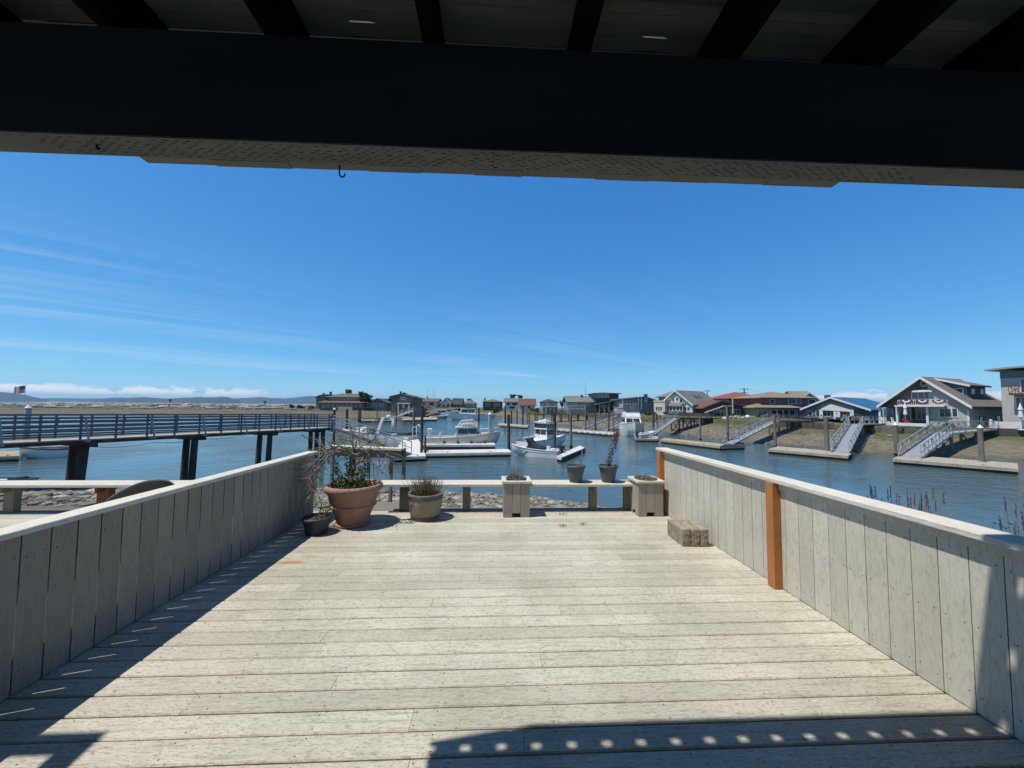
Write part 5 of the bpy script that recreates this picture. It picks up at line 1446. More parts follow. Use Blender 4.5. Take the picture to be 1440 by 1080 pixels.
for i in range(3):                                   # half-round bunting fans
    c0 = f(1274 + 23 * i, 562.3, -.95); m = MB()
    for r0_, r1_, mi in ((0.02, .18, 0), (.183, .36, 1), (.363, .52, 2)):
        m.mi = mi
        for q in range(12):
            a0, a1 = math.pi * q / 12, math.pi * (q + 1) / 12
            m.loft([(c0[0] - r0_ * 1.25 * math.cos(a0), -.94, c0[1] - r0_ * math.sin(a0)), (c0[0] - r1_ * 1.25 * math.cos(a0), -.94, c0[1] - r1_ * math.sin(a0)), (c0[0] - r1_ * 1.25 * math.cos(a1), -.94, c0[1] - r1_ * math.sin(a1)), (c0[0] - r0_ * 1.25 * math.cos(a1), -.94, c0[1] - r0_ * math.sin(a1))],
                   [(c0[0] - r0_ * 1.25 * math.cos(a0), -.92, c0[1] - r0_ * math.sin(a0)), (c0[0] - r1_ * 1.25 * math.cos(a0), -.92, c0[1] - r1_ * math.sin(a0)), (c0[0] - r1_ * 1.25 * math.cos(a1), -.92, c0[1] - r1_ * math.sin(a1)), (c0[0] - r0_ * 1.25 * math.cos(a1), -.92, c0[1] - r0_ * math.sin(a1))])
    o = m.build('bunting', [MT['flagblue'], MT['whitep'], MT['buntred']]); o.parent = h.t
    o['label'] = 'red white and blue half round bunting'
h.win(f(1283, 561, .9), f(1318, 551, .9), .9, mul=4, gl='glassb')
h.win(f(1322, 586), f(1327.5, 574.5)); h.win(f(1329.5, 586), f(1337, 574.5)); h.win(f(1340, 586), f(1346, 574.5))
c0 = f(1295, 539.5); m = MB(); m.T = Matrix.Translation((c0[0], .88 - .0, c0[1])) @ Matrix.Rotation(RAD(90), 4, 'X')
m.lathe([(.28, -.02), (.42, -.02), (.42, .06), (.28, .06), (.28, -.02)], 20, closed=True); o = m.build('window', TRIM, h.t)
m = MB(); m.T = Matrix.Translation((c0[0], .88, c0[1])) @ Matrix.Rotation(RAD(90), 4, 'X'); m.lathe([(.001, 0), (.29, 0), (.29, .03), (.001, .03)], 20, closed=True); m.build('pane', MT['glassb'], o)
a, b = f(1283, 548, -.3), f(1311, 547, -.3); h.part('pent_roof', MB().prismx([(-.45, a[1] - .2), (.89, a[1] + .1), (.89, a[1] - .05), (-.45, a[1] - .35)], a[0], b[0]), TRIM)
# shed dormer on the right slope
yr0, zr0 = 2.6, 0
dz_e = ap[1] - .3; 
P = [(xm + .35, ap[1] - .28), (rx - 1.0, ap[1] - 1.15), (rx - 1.0, ap[1] - abs(rx - 1.0 - xm) * k2 + .1), (xm + .35, ap[1] - .35 * k2 + .05)]
h.part('dormer_wall', MB().prism(P, 3.2, 8.6), S_['greydark'])
m = MB(); m.prism([(xm + .2, ap[1] - .12), (rx - .55, ap[1] - 1.22), (rx - .55, ap[1] - 1.02), (xm + .2, ap[1] + .08)], 2.7, 9.1); dr = h.part('dormer_roof', m, R_['grey'])
MB().prism([(xm + .2, ap[1] - .14), (rx - .55, ap[1] - 1.26), (rx - .55, ap[1] - 1.0), (xm + .2, ap[1] + .10)], 2.62, 2.697).build('barge_board', TRIM, dr)
h.swin(4.4, 5.3, ap[1] - 2.1, ap[1] - 1.5, rx - 1.0); h.swin(7, 8, ap[1] - 2.1, ap[1] - 1.5, rx - 1.0)
h.win((rx - 2.1, ap[1] - 2.05), (rx - 1.4, ap[1] - 1.5), 3.2)
h.swin(8, 9.2, .0, 2.1, rx, fr=DTRIM); h.swin(3, 4, 1.0, 2.0, rx, fr=DTRIM)
m = MB()
for xx in (lx, rx): m = MB().box(xx - .1, xx + .1, -.03, -.003, 0, (eR[1] if xx > 2 else eL[1]) - .2); h.part('corner_board', m, TRIM)
# grey building at the right edge
h = House('corner_house', 'tall weathered shingle house with curved white eave at the right edge', (1409, 47), (1478, 43.5), -1.4, 12)
a = h.front(1409, 531); ztop = a[1]
h.block(0, h.w, 0, 12, -.3, ztop, 'weather')
h.block(-.02, h.w + .02, -.03, 11.9, ztop - .1, ztop + .75, 'greydark', 'upper_band')
m = MB(); n_ = 10; A = []
for i in range(n_ + 1): u = i / n_; A.append((-.9 + (h.w + 1.6) * u, ztop + .62 + .42 * math.sin(math.pi * (.18 + .5 * u))))
m.prism([(x, z) for x, z in A] + [(x, z + .2) for x, z in A[::-1]], -1.0, 12.6); h.part('roof', m, MT['alu'])
a, b = h.front(1426, 556), h.front(1478, 553.5); h.block(a[0], h.w + .3, -1.1, -.003, a[1], a[1] + .15, 'darkbrown', 'balcony_floor')
h.posts_rail(a[0], h.w + .3, -1.05, a[1] + .153, 1.0, MT['rust'], 12)
m = MB(); m.bar((a[0], -1.05, a[1] + .2), (a[0] + 1, -1.05, a[1] + 1.1), .05); m.bar((a[0] + 1, -1.05, a[1] + .2), (a[0], -1.05, a[1] + 1.1), .05); h.part('rail_cross', m, MT['rust'])
h.wpx(1430, 559, 1435, 574); h.wpx(1438, 559, 1447, 574); h.wpx(1437, 532, 1475, 552, gl='glass', mul=3)
m = MB(); x0_ = h.front(1430, 590, -1)[0]
# blue roofed house
h = House('blue_roof_house', 'low grey house with a bright blue metal roof left of the grey gabled house', (1131, 82), (1224, 73), -1.45, 20)
eL, ap, eR = h.front(1125, 576.5, -.6), h.front(1167.5, 559.5, -.6), h.front(1225, 577.5, -.6)
h.gable_front(eL, ap, eR, 'blue', 'greydark', -.3, 19, .6)
a, b = h.front(1156, 575), h.front(1199, 585); c_ = h.front(1169, 568.5)
h.part('entry_gable', MB().prism([(a[0], a[1] + .05), (c_[0], c_[1]), (b[0], h.front(1199, 577)[1]), (b[0], h.front(1199, 577)[1] - .3), (a[0], a[1] - .25)], -.5, -.003), TRIM)
m = MB(); zz = h.front(1160, 576)[1]
for q in (1156, 1176, 1180, 1199): x = h.front(q, 585)[0]; m.box(x - .3, x + .3, -.45, -.1, -.2, zz)
h.part('entry_posts', m, TRIM)
h.wpx(1148, 577, 1168, 585, mul=4); h.wpx(1180, 576.5, 1192, 582.5, mul=2); h.wpx(1199.5, 577.5, 1214, 583, mul=3, gl='glassb', fr=DTRIM); h.wpx(1137, 578, 1142, 584)
h.chimney(1164, 556.5, 562, 5, 9)
# brown two-tier house
h = House('hip_roof_house', 'red brown two storey house with tiered tan hip roofs behind the landing', (1076, 88), (1152, 88), -1.5, 12)
f = h.front; ze = f(1100, 560)[1]; zr = f(1100, 552, 5)[1]; zm = f(1100, 573)[1]
x0, x1 = f(1076, 560)[0], f(1149, 560)[0]
h.block(x0, x1, 1.5, 12, -.3, ze, 'red'); h.hip(x0, x1, 1.5, 12, ze, zr + .2, .7, 'tan')
h.block(f(1062, 580)[0], f(1122, 580)[0], 0, 5, -.3, zm - .2, 'tan', 'lower_wall')
h.hip(f(1062, 580)[0], f(1122, 580)[0], 0, 4.5, zm - .2, f(1100, 567.5, 2)[1], .8, 'tan', nm='lower_roof')
h.wpx(1083, 562, 1089, 567.5, 1.5); h.wpx(1109, 561.5, 1118, 567.5, 1.5, mul=2); h.wpx(1120, 561.5, 1126, 567.5, 1.5, gl='glassb'); h.wpx(1137, 562, 1146, 567.5, 1.5); h.wpx(1066, 577, 1078, 583.5); h.row(1084, 1118, 577, 584, 4)
m = MB(); c0 = f(1094.5, 563.5, 1.4); m.T = Matrix.Translation((c0[0], 1.48, c0[1])) @ Matrix.Rotation(RAD(90), 4, 'X'); m.lathe([(.001, 0), (.35, 0), (.35, .05), (.001, .05)], 16, closed=True); h.part('round_window', m, MT['glassb'])
# tan gable behind
h = House('tan_roof_house', 'house with tan gabled roof and white barge boards behind the brown hip roof house', (1127, 104), (1163, 104), -1.3, 9)
f = h.front; h.gable_front(f(1126, 561), f(1136, 552.5), f(1153, 564.5), 'tan', 'stucco', -.2, 9, .5)
h.block(f(1140, 570)[0], f(1162, 570)[0], 3, 11, -.2, f(1150, 563)[1], 'stucco'); h.gable_side(f(1135, 570)[0], f(1161, 570)[0], 3, 11, f(1150, 563)[1], f(1150, 553)[1] + .6, .5, 'tan', 'stucco'); h.wpx(1133, 562, 1140, 568); h.chimney(1163, 557, 566, 4, 4)
# red roofed house
h = House('red_roof_house', 'house with a red tiled hip roof beneath the utility pole', (1024, 104), (1080, 104), -1.3, 12)
f = h.front; ze = f(1050, 561)[1]
h.block(f(1027, 570)[0], f(1079, 570)[0], 0, 12, -.2, ze, 'tan'); h.hip(f(1027, 570)[0], f(1079, 570)[0], 0, 12, ze, f(1050, 552, 6)[1] + .1, .7, 'red')
h.wpx(1042, 562.5, 1050, 568, mul=2); h.wpx(1052, 562.5, 1056, 568); h.wpx(1059, 562.5, 1063, 569); h.block(f(1055, 568, -1)[0], f(1066, 568, -1)[0], -1.2, -.003, f(1060, 571)[1], f(1060, 568)[1], 'stucco', 'balcony'); h.block(f(1025, 565)[0], f(1028, 565)[0], -.4, -.003, f(1026, 564)[1], f(1026, 560.5)[1], 'darkbrown', 'eave_box')
h.wpx(1030, 572, 1040, 581, gl='glass', mul=2)
# low red brown house in front
h = House('low_gable_house', 'low dark house with a red brown gabled roof right of the white gabled house', (989, 92), (1050, 92), -1.45, 9)
f = h.front; h.gable_front(f(986, 575), f(1013, 564.5), f(1054, 573.5), 'redbrown', 'darkbrown', -.3, 9, .6, trim=DTRIM)
h.wpx(995, 577, 1003, 584, mul=2); h.wpx(1008, 577, 1018, 585, mul=2); h.wpx(1028, 576, 1040, 584, mul=3)
m = MB(); a, b = f(991, 580.5, -2), f(1018, 571, -2); m.bar((a[0], -2, a[1]), (b[0], -2, b[1]), .3, .25); m.bar((b[0], -2, b[1]), (f(1022, 570.5)[0], -2, b[1] + .05), .3, .2); h.part('porch_beam', m, MT['cream'])
m = MB(); x_ = f(1030, 570, -1)[0]; m.box(x_ - .1, x_ + .1, -1.2, -1, 0, f(1030, 560, -1)[1]); h.part('flag_mast', m, MT['cream'])
# white gabled house
h = House('white_gable_house', 'white house with a steep grey gable roof and many small windows by the right docks', (921, 104), (976, 95), -1.5, 16)
f = h.front; eL, ap, eR = f(941, 557.5, -.5), f(949, 549.8, -.5), f(974.5, 570.5, -.5)
pitch_ = (ap[1] - eR[1]) / (eR[0] - ap[0]); eLL = (ap[0] - (eR[0] - ap[0]) * .8, ap[1] - (ap[1] - eR[1]) * .8)
h.gable_front(eLL, ap, eR, 'grey', 'white', -.3, 12.5, .5)
h.block(f(919.5, 570, -2.2)[0], f(935, 570, -2.2)[0], -2.2, 3, -.3, f(925, 565, -2.2)[1], 'stucco', 'annex_wall')
m = MB(); a, b = f(919.5, 570, -2.2)[0], f(935, 570, -2.2)[0]; zt = f(925, 565, -2.2)[1]; m.box(a - .1, b + .1, -2.32, 3.1, zt + .003, zt + .35); h.part('parapet', m, S_['stucco'])
h.row(922, 931.5, 572, 577, 3, -2.2)
h.block(f(935.3, 575, -.8)[0], f(961, 575, -.8)[0], -.9, -.003, f(948, 579)[1] - .4, f(948, 570, -.8)[1], 'grey', 'sun_room'); h.part('sun_room_roof', MB().prismx([(-1.3, f(948, 570.5, -1)[1]), (-.003, f(948, 566, 0)[1]), (-.003, f(948, 567, 0)[1]), (-1.3, f(948, 571.3, -1)[1])], f(934, 570)[0], f(962, 570)[0]), R_['grey'])
h.row(936.5, 960.5, 572, 577.5, 5, -.9)
for q in ((945.5, 560, 948, 564), (951, 559, 954, 563), (956, 561, 960, 566), (963, 567, 965, 570), (962.5, 572.5, 965.5, 577), (967, 572.5, 970, 577)): h.wpx(*q)
h.block(f(926, 560, 5)[0], f(944, 560, 5)[0], 5, 12, 0, f(930, 559, 5)[1], 'bluegrey', 'rear_wall'); h.hip(f(926, 560, 5)[0], f(946, 560, 5)[0], 5, 12, f(930, 559, 5)[1], f(938, 550.5, 8)[1], .6, 'grey', nm='rear_roof'); h.wpx(927, 560, 932, 564, 5, gl='glassb'); h.wpx(938, 560, 943, 564.5, 5)
for u_, y_ in ((.45, 5.0), (.45, 7.0)):              # skylights on the right slope
    x = ap[0] + (eR[0] - ap[0]) * u_; z = ap[1] - (ap[1] - eR[1]) * u_ + .24; dx = .5
    m = MB(); m.plate([(x - dx, y_, z + dx * pitch_ + .04), (x + dx, y_, z - dx * pitch_ + .04), (x + dx, y_ + .9, z - dx * pitch_ + .04), (x - dx, y_ + .9, z + dx * pitch_ + .04)], .1); m.build('skylight', MT['glass'], h.roof)
# blue-grey house with balcony
h = House('balcony_house', 'blue grey house with a white balcony and chimney behind the bow on cruiser', (868, 116), (922, 116), -1.5, 11)
f = h.front; zl = f(870, 563)[1]
h.part('wall', MB().prism([(0, -.3), (h.w, -.3), (h.w, f(921, 564)[1]), (f(908, 560)[0], f(908, 559.5)[1]), (0, zl)], 0, 11), S_['bluegrey'])
m = MB(); P = [f(865, 563, -.8), f(908, 558.5, -.8), f(924, 564, -.8)]; m.prism(P + [(x, z + .3) for x, z in P[::-1]], -.9, 12); h.roof = h.part('roof', m, R_['teal'])
a, b = f(869, 573.5), f(892.5, 572); h.block(a[0], b[0], -1.6, -.003, a[1], a[1] + .2, 'white', 'balcony_floor'); h.posts_rail(a[0], b[0], -1.55, a[1] + .203, 1.1, n=14, solid=1)
h.row(873, 890, 564.5, 570, 4, gl='glass'); h.block(f(866.5, 575, -2)[0], f(875, 575, -2)[0], -2, -.004, -.3, f(870, 575, -2)[1], 'white', 'lower_bay'); h.wpx(884, 575, 891, 579); h.chimney(908, 555, 566, 4, -.5, S_['greydark'])
# tall dark house with flat roof
h = House('tall_dark_house', 'tall charcoal house with flat overhanging roof left of the balcony house', (837, 122), (870, 122), -1.5, 11)
f = h.front; h.block(0, h.w, 0, 11, -.3, f(850, 559.5)[1], 'charcoal'); h.block(.01, h.w - .3, .1, 10.9, f(850, 559.5)[1] + .002, f(850, 553.7)[1], 'bluegrey', 'upper_wall')
h.hip(0, h.w, 0, 11, f(850, 553.7)[1], f(850, 551, 3)[1], .8, 'teal'); h.row(838, 856, 554.8, 558.8, 4, .1, gl='glassb'); h.block(f(857.5, 556)[0], h.w + .003, -.02, 10.9, f(850, 560)[1], f(850, 553.8)[1], 'charcoal', 'stair_tower')
m = MB(); a, b = f(838, 569.5, -2), f(869, 563.8, -2); m.prism([a, b, (b[0], b[1] + .3), (a[0], a[1] + .3)], -3, .6); h.part('lower_roof', m, R_['dark'])
m = MB()
for i in range(5): x = h.w * (.1 + .2 * i); m.box(x - .1, x + .1, -2.8, -2.6, -.2, lerp(a[1], b[1], .1 + .2 * i))
h.part('porch_posts', m, MT['alu']); h.row(842, 868, 570, 577, 4)
# long grey-green house
h = House('long_grey_house', 'long pale blue grey house with a grey green roof left of the tall dark house', (799, 124), (841, 124), -1.5, 10)
f = h.front; ze = f(820, 565)[1]; h.block(0, h.w, 0, 10, -.3, ze, 'bluegrey'); h.gable_side(0, h.w, 0, 10, ze, f(820, 559, 5)[1] + .3, .7, 'teal', 'bluegrey'); h.row(812, 840, 566, 569.5, 4); h.row(800, 812, 567, 571, 2, gl='glassb'); h.chimney(818, 556, 562, 2.2, 4)
m = MB(); a, b = f(799.5, 573, -4), f(824, 573, -4); h.block(a[0], b[0], -4, -.004, -.3, a[1] - .3, 'bluegrey', 'front_terrace'); h.posts_rail(a[0], b[0], -3.95, a[1] - .297, .9, n=12); h.block(f(824.5, 578, -5)[0], f(837, 578, -5)[0], -5, -3.2, -.5, f(830, 576, -5)[1], 'charcoal', 'shed')
# the far row
def plain(name, label, L, R, D, y_eave, y_ridge, wall, roof, kind, wins, y_base=575, d=9, ov=.6, ch=None, fr=TRIM, porch=None):
    h = House(name, label, (L, D), (R, D), -1.15, d); f = h.front; ze = f((L + R) / 2, y_eave)[1]
    zr = f((L + R) / 2, y_ridge, d / 2)[1]
    if kind == 'front': h.gable_front(f(L - 1.5, y_eave), f((L + R) / 2, y_ridge), f(R + 1.5, y_eave), roof, wall, -.5, d, ov)
    else:
        h.block(0, h.w, 0, d, -.6, ze, wall)
        (h.hip if kind == 'hip' else h.gable_side)(0, h.w, 0, d, ze, zr, ov, roof, *([wall] if kind == 'side' else []))
    for q in wins: h.wpx(*q, fr=fr)
    if ch: h.chimney(*ch, d / 2)
    if porch: a = f(L, porch, -2); h.block(0, h.w, -2, -.003, a[1], a[1] + .18, 'white', 'porch_roof'); h.posts_rail(0, h.w, -1.9, f(L, 573.5, -2)[1], 1.0, n=8); m = MB(); [m.box(h.w * i / 4 - .07 + .07 * (i == 0) - .07 * (i == 4), h.w * i / 4 + .07 + .07 * (i == 0) - .07 * (i == 4), -1.95, -1.8, -.3, a[1]) for i in range(5)]; h.part('porch_posts', m, TRIM)
    return h
plain('far_house', 'small far house with teal walls and dark hip roof left of the long grey house', 762, 784, 138, 566, 561.3, 'teal', 'green', 'hip', [(764, 567.5, 769, 571), (772, 567.5, 779, 571)], porch=572)
plain('far_house', 'far white house with a red brown side gable roof in the middle row', 731, 752.5, 168, 569.5, 561.2, 'white', 'redbrown', 'side', [(733, 571, 737, 574.5), (742, 571, 746, 574.5)])
plain('far_house', 'far pale two storey house with a grey roof below the pair of round trees', 710, 731, 172, 565, 560.5, 'white', 'grey', 'side', [(713, 566.5, 717, 570), (720, 566.5, 727, 570, ), (716, 571.5, 724, 574.5)])
plain('far_house', 'far dark brown house with a low hip roof left of the pale two storey one', 679, 706, 180, 565.5, 561.5, 'darkbrown', 'brown', 'hip', [(683, 567, 689, 571), (694, 567, 702, 571)], ch=(682, 560, 564, 2))
plain('far_house', 'far tan bungalow with a low grey hip roof behind the moorings', 650, 668, 184, 568, 562.5, 'tan', 'grey', 'hip', [(652, 569.5, 657, 573), (660, 569.5, 665, 573)])
plain('far_house', 'far white gabled house with a dark green roof above the moored boats', 620, 634, 180, 567.5, 560, 'white', 'green', 'front', [(622, 568.5, 626, 573), (628, 568.5, 632, 573)])
plain('far_house', 'far pale teal house with a wide dark green roof next to the white gable', 636, 648.5, 182, 568.5, 560.5, 'teal', 'green', 'side', [(637.5, 569.5, 641, 573), (643, 569.5, 647, 573)])
plain('far_house', 'far cream house with a brown roof just right of the dark landing', 591, 615, 180, 564.5, 560.8, 'stucco', 'brown', 'side', [(594, 566, 599, 570), (603, 566, 611, 570)], ch=(601, 558.5, 562, 1.6))
# dark gabled house on the far left bank
h = House('dark_gable_house', 'dark brown two storey gabled house with chimneys on the far left bank', (551, 122), (583, 122), -1.2, 10)
f = h.front; h.gable_front(f(548, 558.5), f(564.5, 554.5), f(587, 560.5), 'brown', 'shingle', -.5, 10, .7, trim=DTRIM); h.row(563, 571, 558.5, 562, 3); h.row(554, 560, 567, 572, 1); h.chimney(563.5, 551, 556, 2, 5); h.chimney(585, 558, 566, 3, .5)
h.block(f(559, 567, -2)[0], f(576, 567, -2)[0], -2, -.003, f(567, 567, -2)[1] - .25, f(567, 566.3, -2)[1], 'white', 'deck_roof'); m = MB()
for q in (560, 567, 575): x = f(q, 570, -2)[0]; m.box(x - .15, x + .15, -1.9, -1.6, -.5, f(q, 567, -2)[1] - .25)
h.part('deck_posts', m, TRIM); h.wpx(565, 568, 574, 572.5, mul=2)
h.block(f(576, 570, -5)[0], f(596, 570, -5)[0], -5, -2.2, -1.6, f(585, 574, -5)[1], 'charcoal', 'landing_wall')
# low grey gabled house
h = House('low_grey_house', 'low grey gabled cottage between the dark tree and the dark gabled house', (519, 128), (545, 128), -1.2, 9)
f = h.front; h.gable_front(f(517, 569), f(531, 560.8), f(546, 567.5), 'dark', 'greydark', -.5, 9, .5, trim=DTRIM); h.wpx(524, 568, 529, 572); h.wpx(534, 568, 539, 572)
# big brown hotel-like house
h = House('tiered_roof_house', 'large brown shingled house with two tiers of roofs on the far left point', (450, 145), (512, 145), -1.0, 16)
f = h.front; ze1 = f(480, 566.8)[1]; h.block(0, h.w, 0, 15, -.8, ze1, 'shingle'); h.hip(0, h.w, 0, 15, ze1, f(480, 560, 5)[1], .9, 'brown', inset=3)
ze2 = f(480, 559, 3)[1]; x0, x1 = f(460, 560, 3)[0], f(507, 560, 3)[0]; h.block(x0, x1, 3, 13, ze1 + .3, ze2, 'shingle', 'upper_wall'); h.hip(x0, x1, 3, 13, ze2, f(480, 553.3, 8)[1], .9, 'brown', inset=4.5, nm='upper_roof')
h.row(464, 502, 559.6, 562.6, 9, 3, gapf=.3); h.row(452, 510, 568, 572.5, 9, 0, gapf=.5, gl='glass')
h.part('wing', MB().prism([f(444, 575, 4), f(459, 575, 4), f(459, 556, 4), f(450, 557, 4), f(444, 561, 4)], 4.2, 11), S_['shingle']); m = MB(); P = [f(443, 559.5, 4), f(450, 556.6, 4), f(460, 555.6, 4)]; m.prism(P + [(x, z + .3) for x, z in P[::-1]], 3.5, 12); h.part('wing_roof', m, R_['brown'])
h.chimney(455, 553.5, 558, 2.2, 7); h.chimney(465, 551.5, 556, 2.4, 7)
h.block(f(476, 573, -3)[0], f(496, 573, -3)[0], -3.4, -3, -1.4, f(480, 572, -3)[1], 'tan', 'terrace_wall')

# ------------------------------------------------------------------ walls, fences, garden things
def wall_run(name, label, pts, zb, zt, th, mt, cat='wall', posts=None, postm=None, sub='wall'):
    P = [Vector(p) for p in pts]; c = P[0]; t_ = thing(name, label, cat, (c.x, c.y, zb)); m = MB(); h_ = zt - zb
    for a, b in zip(P, P[1:]):
        a, b = a - c, b - c; d_ = (b - a).normalized(); n_ = Vector((-d_.y, d_.x, 0)) * th / 2
        m.loft([(*(a - n_).xy, 0), (*(b - n_).xy, 0), (*(b + n_).xy, 0), (*(a + n_).xy, 0)], [(*(a - n_).xy, h_), (*(b - n_).xy, h_), (*(b + n_).xy, h_), (*(a + n_).xy, h_)])
    m.build(sub, MT[mt], t_)
    if posts:
        for a, b in zip(P, P[1:]):
            k = max(1, int((b - a).length / posts))
            for i in range(k + 1):
                p = a.lerp(b, i / k) - c; m = MB(); m.tube([(p.x, p.y, -.6), (p.x, p.y, h_ + .25)], .13, 7); m.build('post', MT[postm or mt], t_)
    return t_
def off(i0, dist): # a line inland of the right waterline
    pass
def rl(px, D, z=0): return gp(px, D, z)
def col_of(p):
    v = p - CAM; return v.dot(rgt) / v.dot(fwd) * F + 720
def bank_run(px0, px1, dd=-15.62):
    P = STRIPS['right_bank'][0]; o = [strip_pt('right_bank', i, dd) for i in range(len(P))]
    o = [p for p in o if px0 <= col_of(p) <= px1 and (p - CAM).dot(fwd) > 5]
    return o[::-1][::2] if len(o) > 3 else o
def bank_wall(label, px0, px1, zb, zt, th, mt, **k): return wall_run('sea_wall', label, bank_run(px0, px1), zb, zt, th, mt, **k)
bank_wall('rough stone sea wall below the terrace of the grey gabled house', 1212, 1352, -2.0, GR + .05, .4, 'stone')
bank_wall('grey timber bulkhead below the weathered house at the right edge', 1356, 1600, -2.0, GR + .12, .3, 'timber', posts=2.6, postm='pile')
bank_wall('dark timber bulkhead along the lawns between the blue roofed house and the hip roof house', 1072, 1208, -2.0, GR + .08, .3, 'timber', posts=4, postm='pilegrey')
bank_wall('dark timber bulkhead in front of the white gabled house', 926, 1002, -2.0, GR + .1, .3, 'timber', posts=4, postm='pile')
bank_wall('brown timber bulkhead under the long grey house and the tall dark house', 752, 900, -2.0, GR + .15, .3, 'timber', posts=3.5, postm='pile')
wall_run('sea_wall', 'pale log bulkhead with dark posts on the far left bank', [rl(506, 122), rl(530, 119), rl(551, 117)], -2.6, -.75, .3, 'docktan', posts=3.2, postm='pile')
wall_run('fence', 'low dark fence along the garden of the low red brown house', [rl(948, 95), rl(990, 91), rl(1003, 90)], -1.0, .0, .1, 'timber')
wall_run('fence', 'white rail fence on the terrace at the right edge', [rl(1392, 44.8), rl(1436, 43.4)], -.9, .1, .05, 'whitep', posts=2)
wall_run('terrace_wall', 'low white wall along the terrace of the grey gabled house', [rl(1235, 54.5), rl(1252, 52.6), rl(1302, 49.6)], -1.0, -.42, .15, 'whitep')
# patio things of the grey gabled house
def umb(label, px, D, h):
    p = gp(px, D, GR); t_ = thing('patio_umbrella', label, 'parasol', p); m = MB(); m.lathe([(.3, 0), (.3, .07), (.03, .1), (.025, h), (.01, h)], 12); m.build('pole', MT['whitep'], t_)
    m = MB(); m.lathe([(.05, h * .45), (.2, h * .5), (.13, h * .75), (.2, h * .78), (.05, h), (.01, h + .1)], 12); m.build('canopy', MT['whitep'], t_)
umb('folded white parasol on the terrace before the grey gabled house', 1272.5, 52, 3.0); umb('folded white parasol on the terrace at the right edge', 1434.5, 43, 2.9)
def chair(label, px, D, mt, rz=0, gz=GR):
    p = gp(px, D, gz); t_ = thing('patio_chair', label, 'chair', p, rz, 'chairs on the house terraces'); m = MB(); m.box(-.3, .3, -.3, .3, .4, .47); m.build('seat', MT[mt], t_)
    m = MB(); m.bar((0, .3, .42), (0, .42, 1.05), .6, .06, (0, 1, 0)); m.build('backrest', MT[mt], t_)
    for a in (-.27, .27):
        for b in (-.27, .27): m = MB(); m.box(a - .03, a + .03, b - .03, b + .03, 0, .4); m.build('leg', MT[mt], t_)
chair('white chair left of the folded parasol on the grey house terrace', 1259, 52.5, 'whitep', .4); chair('white chair at the left end of the grey house terrace', 1243, 54.5, 'whitep', -.3); chair('white chair under the porch edge of the grey gabled house', 1248, 54, 'whitep', .2)
chair('red chair right of the folded parasol on the grey house terrace', 1277, 51.6, 'red', .1); chair('white chair on the lawn by the blue roofed house', 1186, 66, 'whitep', 2.8)
# trees and shrubs
def crown(m, blobs, n, size):
    tot = sum(b[3] * b[4] * b[5] for b in blobs)
    for (cx, cy, cz, rx_, ry_, rz_) in blobs:
        for _ in range(int(n * rx_ * ry_ * rz_ / tot)):
            while True:
                p = Vector((U(-1, 1), U(-1, 1), U(-1, 1)))
                if .25 < p.length < 1: break
            p = p * (.75 + .35 * fbm(p.x * 3 + cx, p.y * 3 + p.z, 1, 2) + U(-.1, .1))
            m.leaf((cx + p.x * rx_, cy + p.y * ry_, cz + p.z * rz_), size * U(.6, 1.3))
def tree(name, label, px, D, zb, y_top, wpx_, mt='fol', n=1500, lean=0, blobs=None, cat='tree', y_low=None):
    p = gp(px, D, zb); top_ = pt(px, y_top, D).z - zb; wd = wpx_ * D / F / 2
    t_ = thing(name, label, cat, p); m = MB(); low = top_ * .35 if y_low is None else pt(px, y_low, D).z - zb
    m.tube([(0, 0, -.4), (.1, 0, low), (lean, 0, low + (top_ - low) * .6)], [wd * .09 + .1, wd * .07 + .08, .05], 7)
    for k in range(5): a = k * 1.3; m.tube([(.05, 0, low * .9), (wd * .5 * math.cos(a), wd * .5 * math.sin(a), low + (top_ - low) * .55)], [.1, .03], 5)
    m.build('trunk', MT['trunkdark'], t_)
    hh = (top_ - low) / 2; cz = low + hh; bl = []
    for k in range(9):
        a = U(0, 6.3); r = U(.15, .65); bl.append((wd * r * math.cos(a) + lean * .5, wd * r * math.sin(a), cz + hh * U(-.55, .6), wd * U(.35, .55), wd * U(.35, .55), hh * U(.3, .48)))
    bl.append((0, 0, cz, wd * .7, wd * .7, hh * .75))
    m = MB(); crown(m, bl, n, max(.22, wd * .11)); m.build('crown', MT[mt], t_, recalc=False)
def bush(label, px, D, zb, y_top, wpx_, mt='fol', n=500, name='bush'):
    p = gp(px, D, zb); hgt = pt(px, y_top, D).z - zb; wd = wpx_ * D / F / 2; bl = []
    for k in range(5): bl.append((U(-.6, .6) * wd, U(-.4, .4) * wd, hgt * U(.3, .6), wd * U(.35, .6), wd * .5, hgt * U(.3, .42)))
    m = MB(); crown(m, bl, n, max(.12, wd * .12)); o = m.build(name, MT[mt], recalc=False); o.location = p; tag(o, label, 'bush')
tree('tree', 'round dark tree rising behind the large brown tiered house', 489.5, 168, -1, 546, 15, 'fol2', 1500, 0, y_low=556)
tree('tree', 'broad dark tree right of the large brown tiered house', 512.5, 142, -1, 549, 25, 'fol', 2600, 1, y_low=569)
tree('tree', 'small pale tree left of the dark gabled house', 548, 134, -1, 557, 9, 'fol2', 700, y_low=567)
tree('tree', 'tree peeking over the roof of the dark gabled house', 569, 145, -1, 551.5, 9, 'fol', 700, y_low=560)
tree('tree', 'left of two round trees behind the far pale houses', 721, 185, -1, 553.5, 13, 'fol2', 1300, y_low=562)
tree('tree', 'right of two round trees behind the far pale houses', 732, 185, -1, 554.5, 11, 'fol', 1200, y_low=562)
tree('tree', 'small tree above the far tan bungalow', 660, 190, -1, 560, 12, 'fol2', 600, y_low=566)
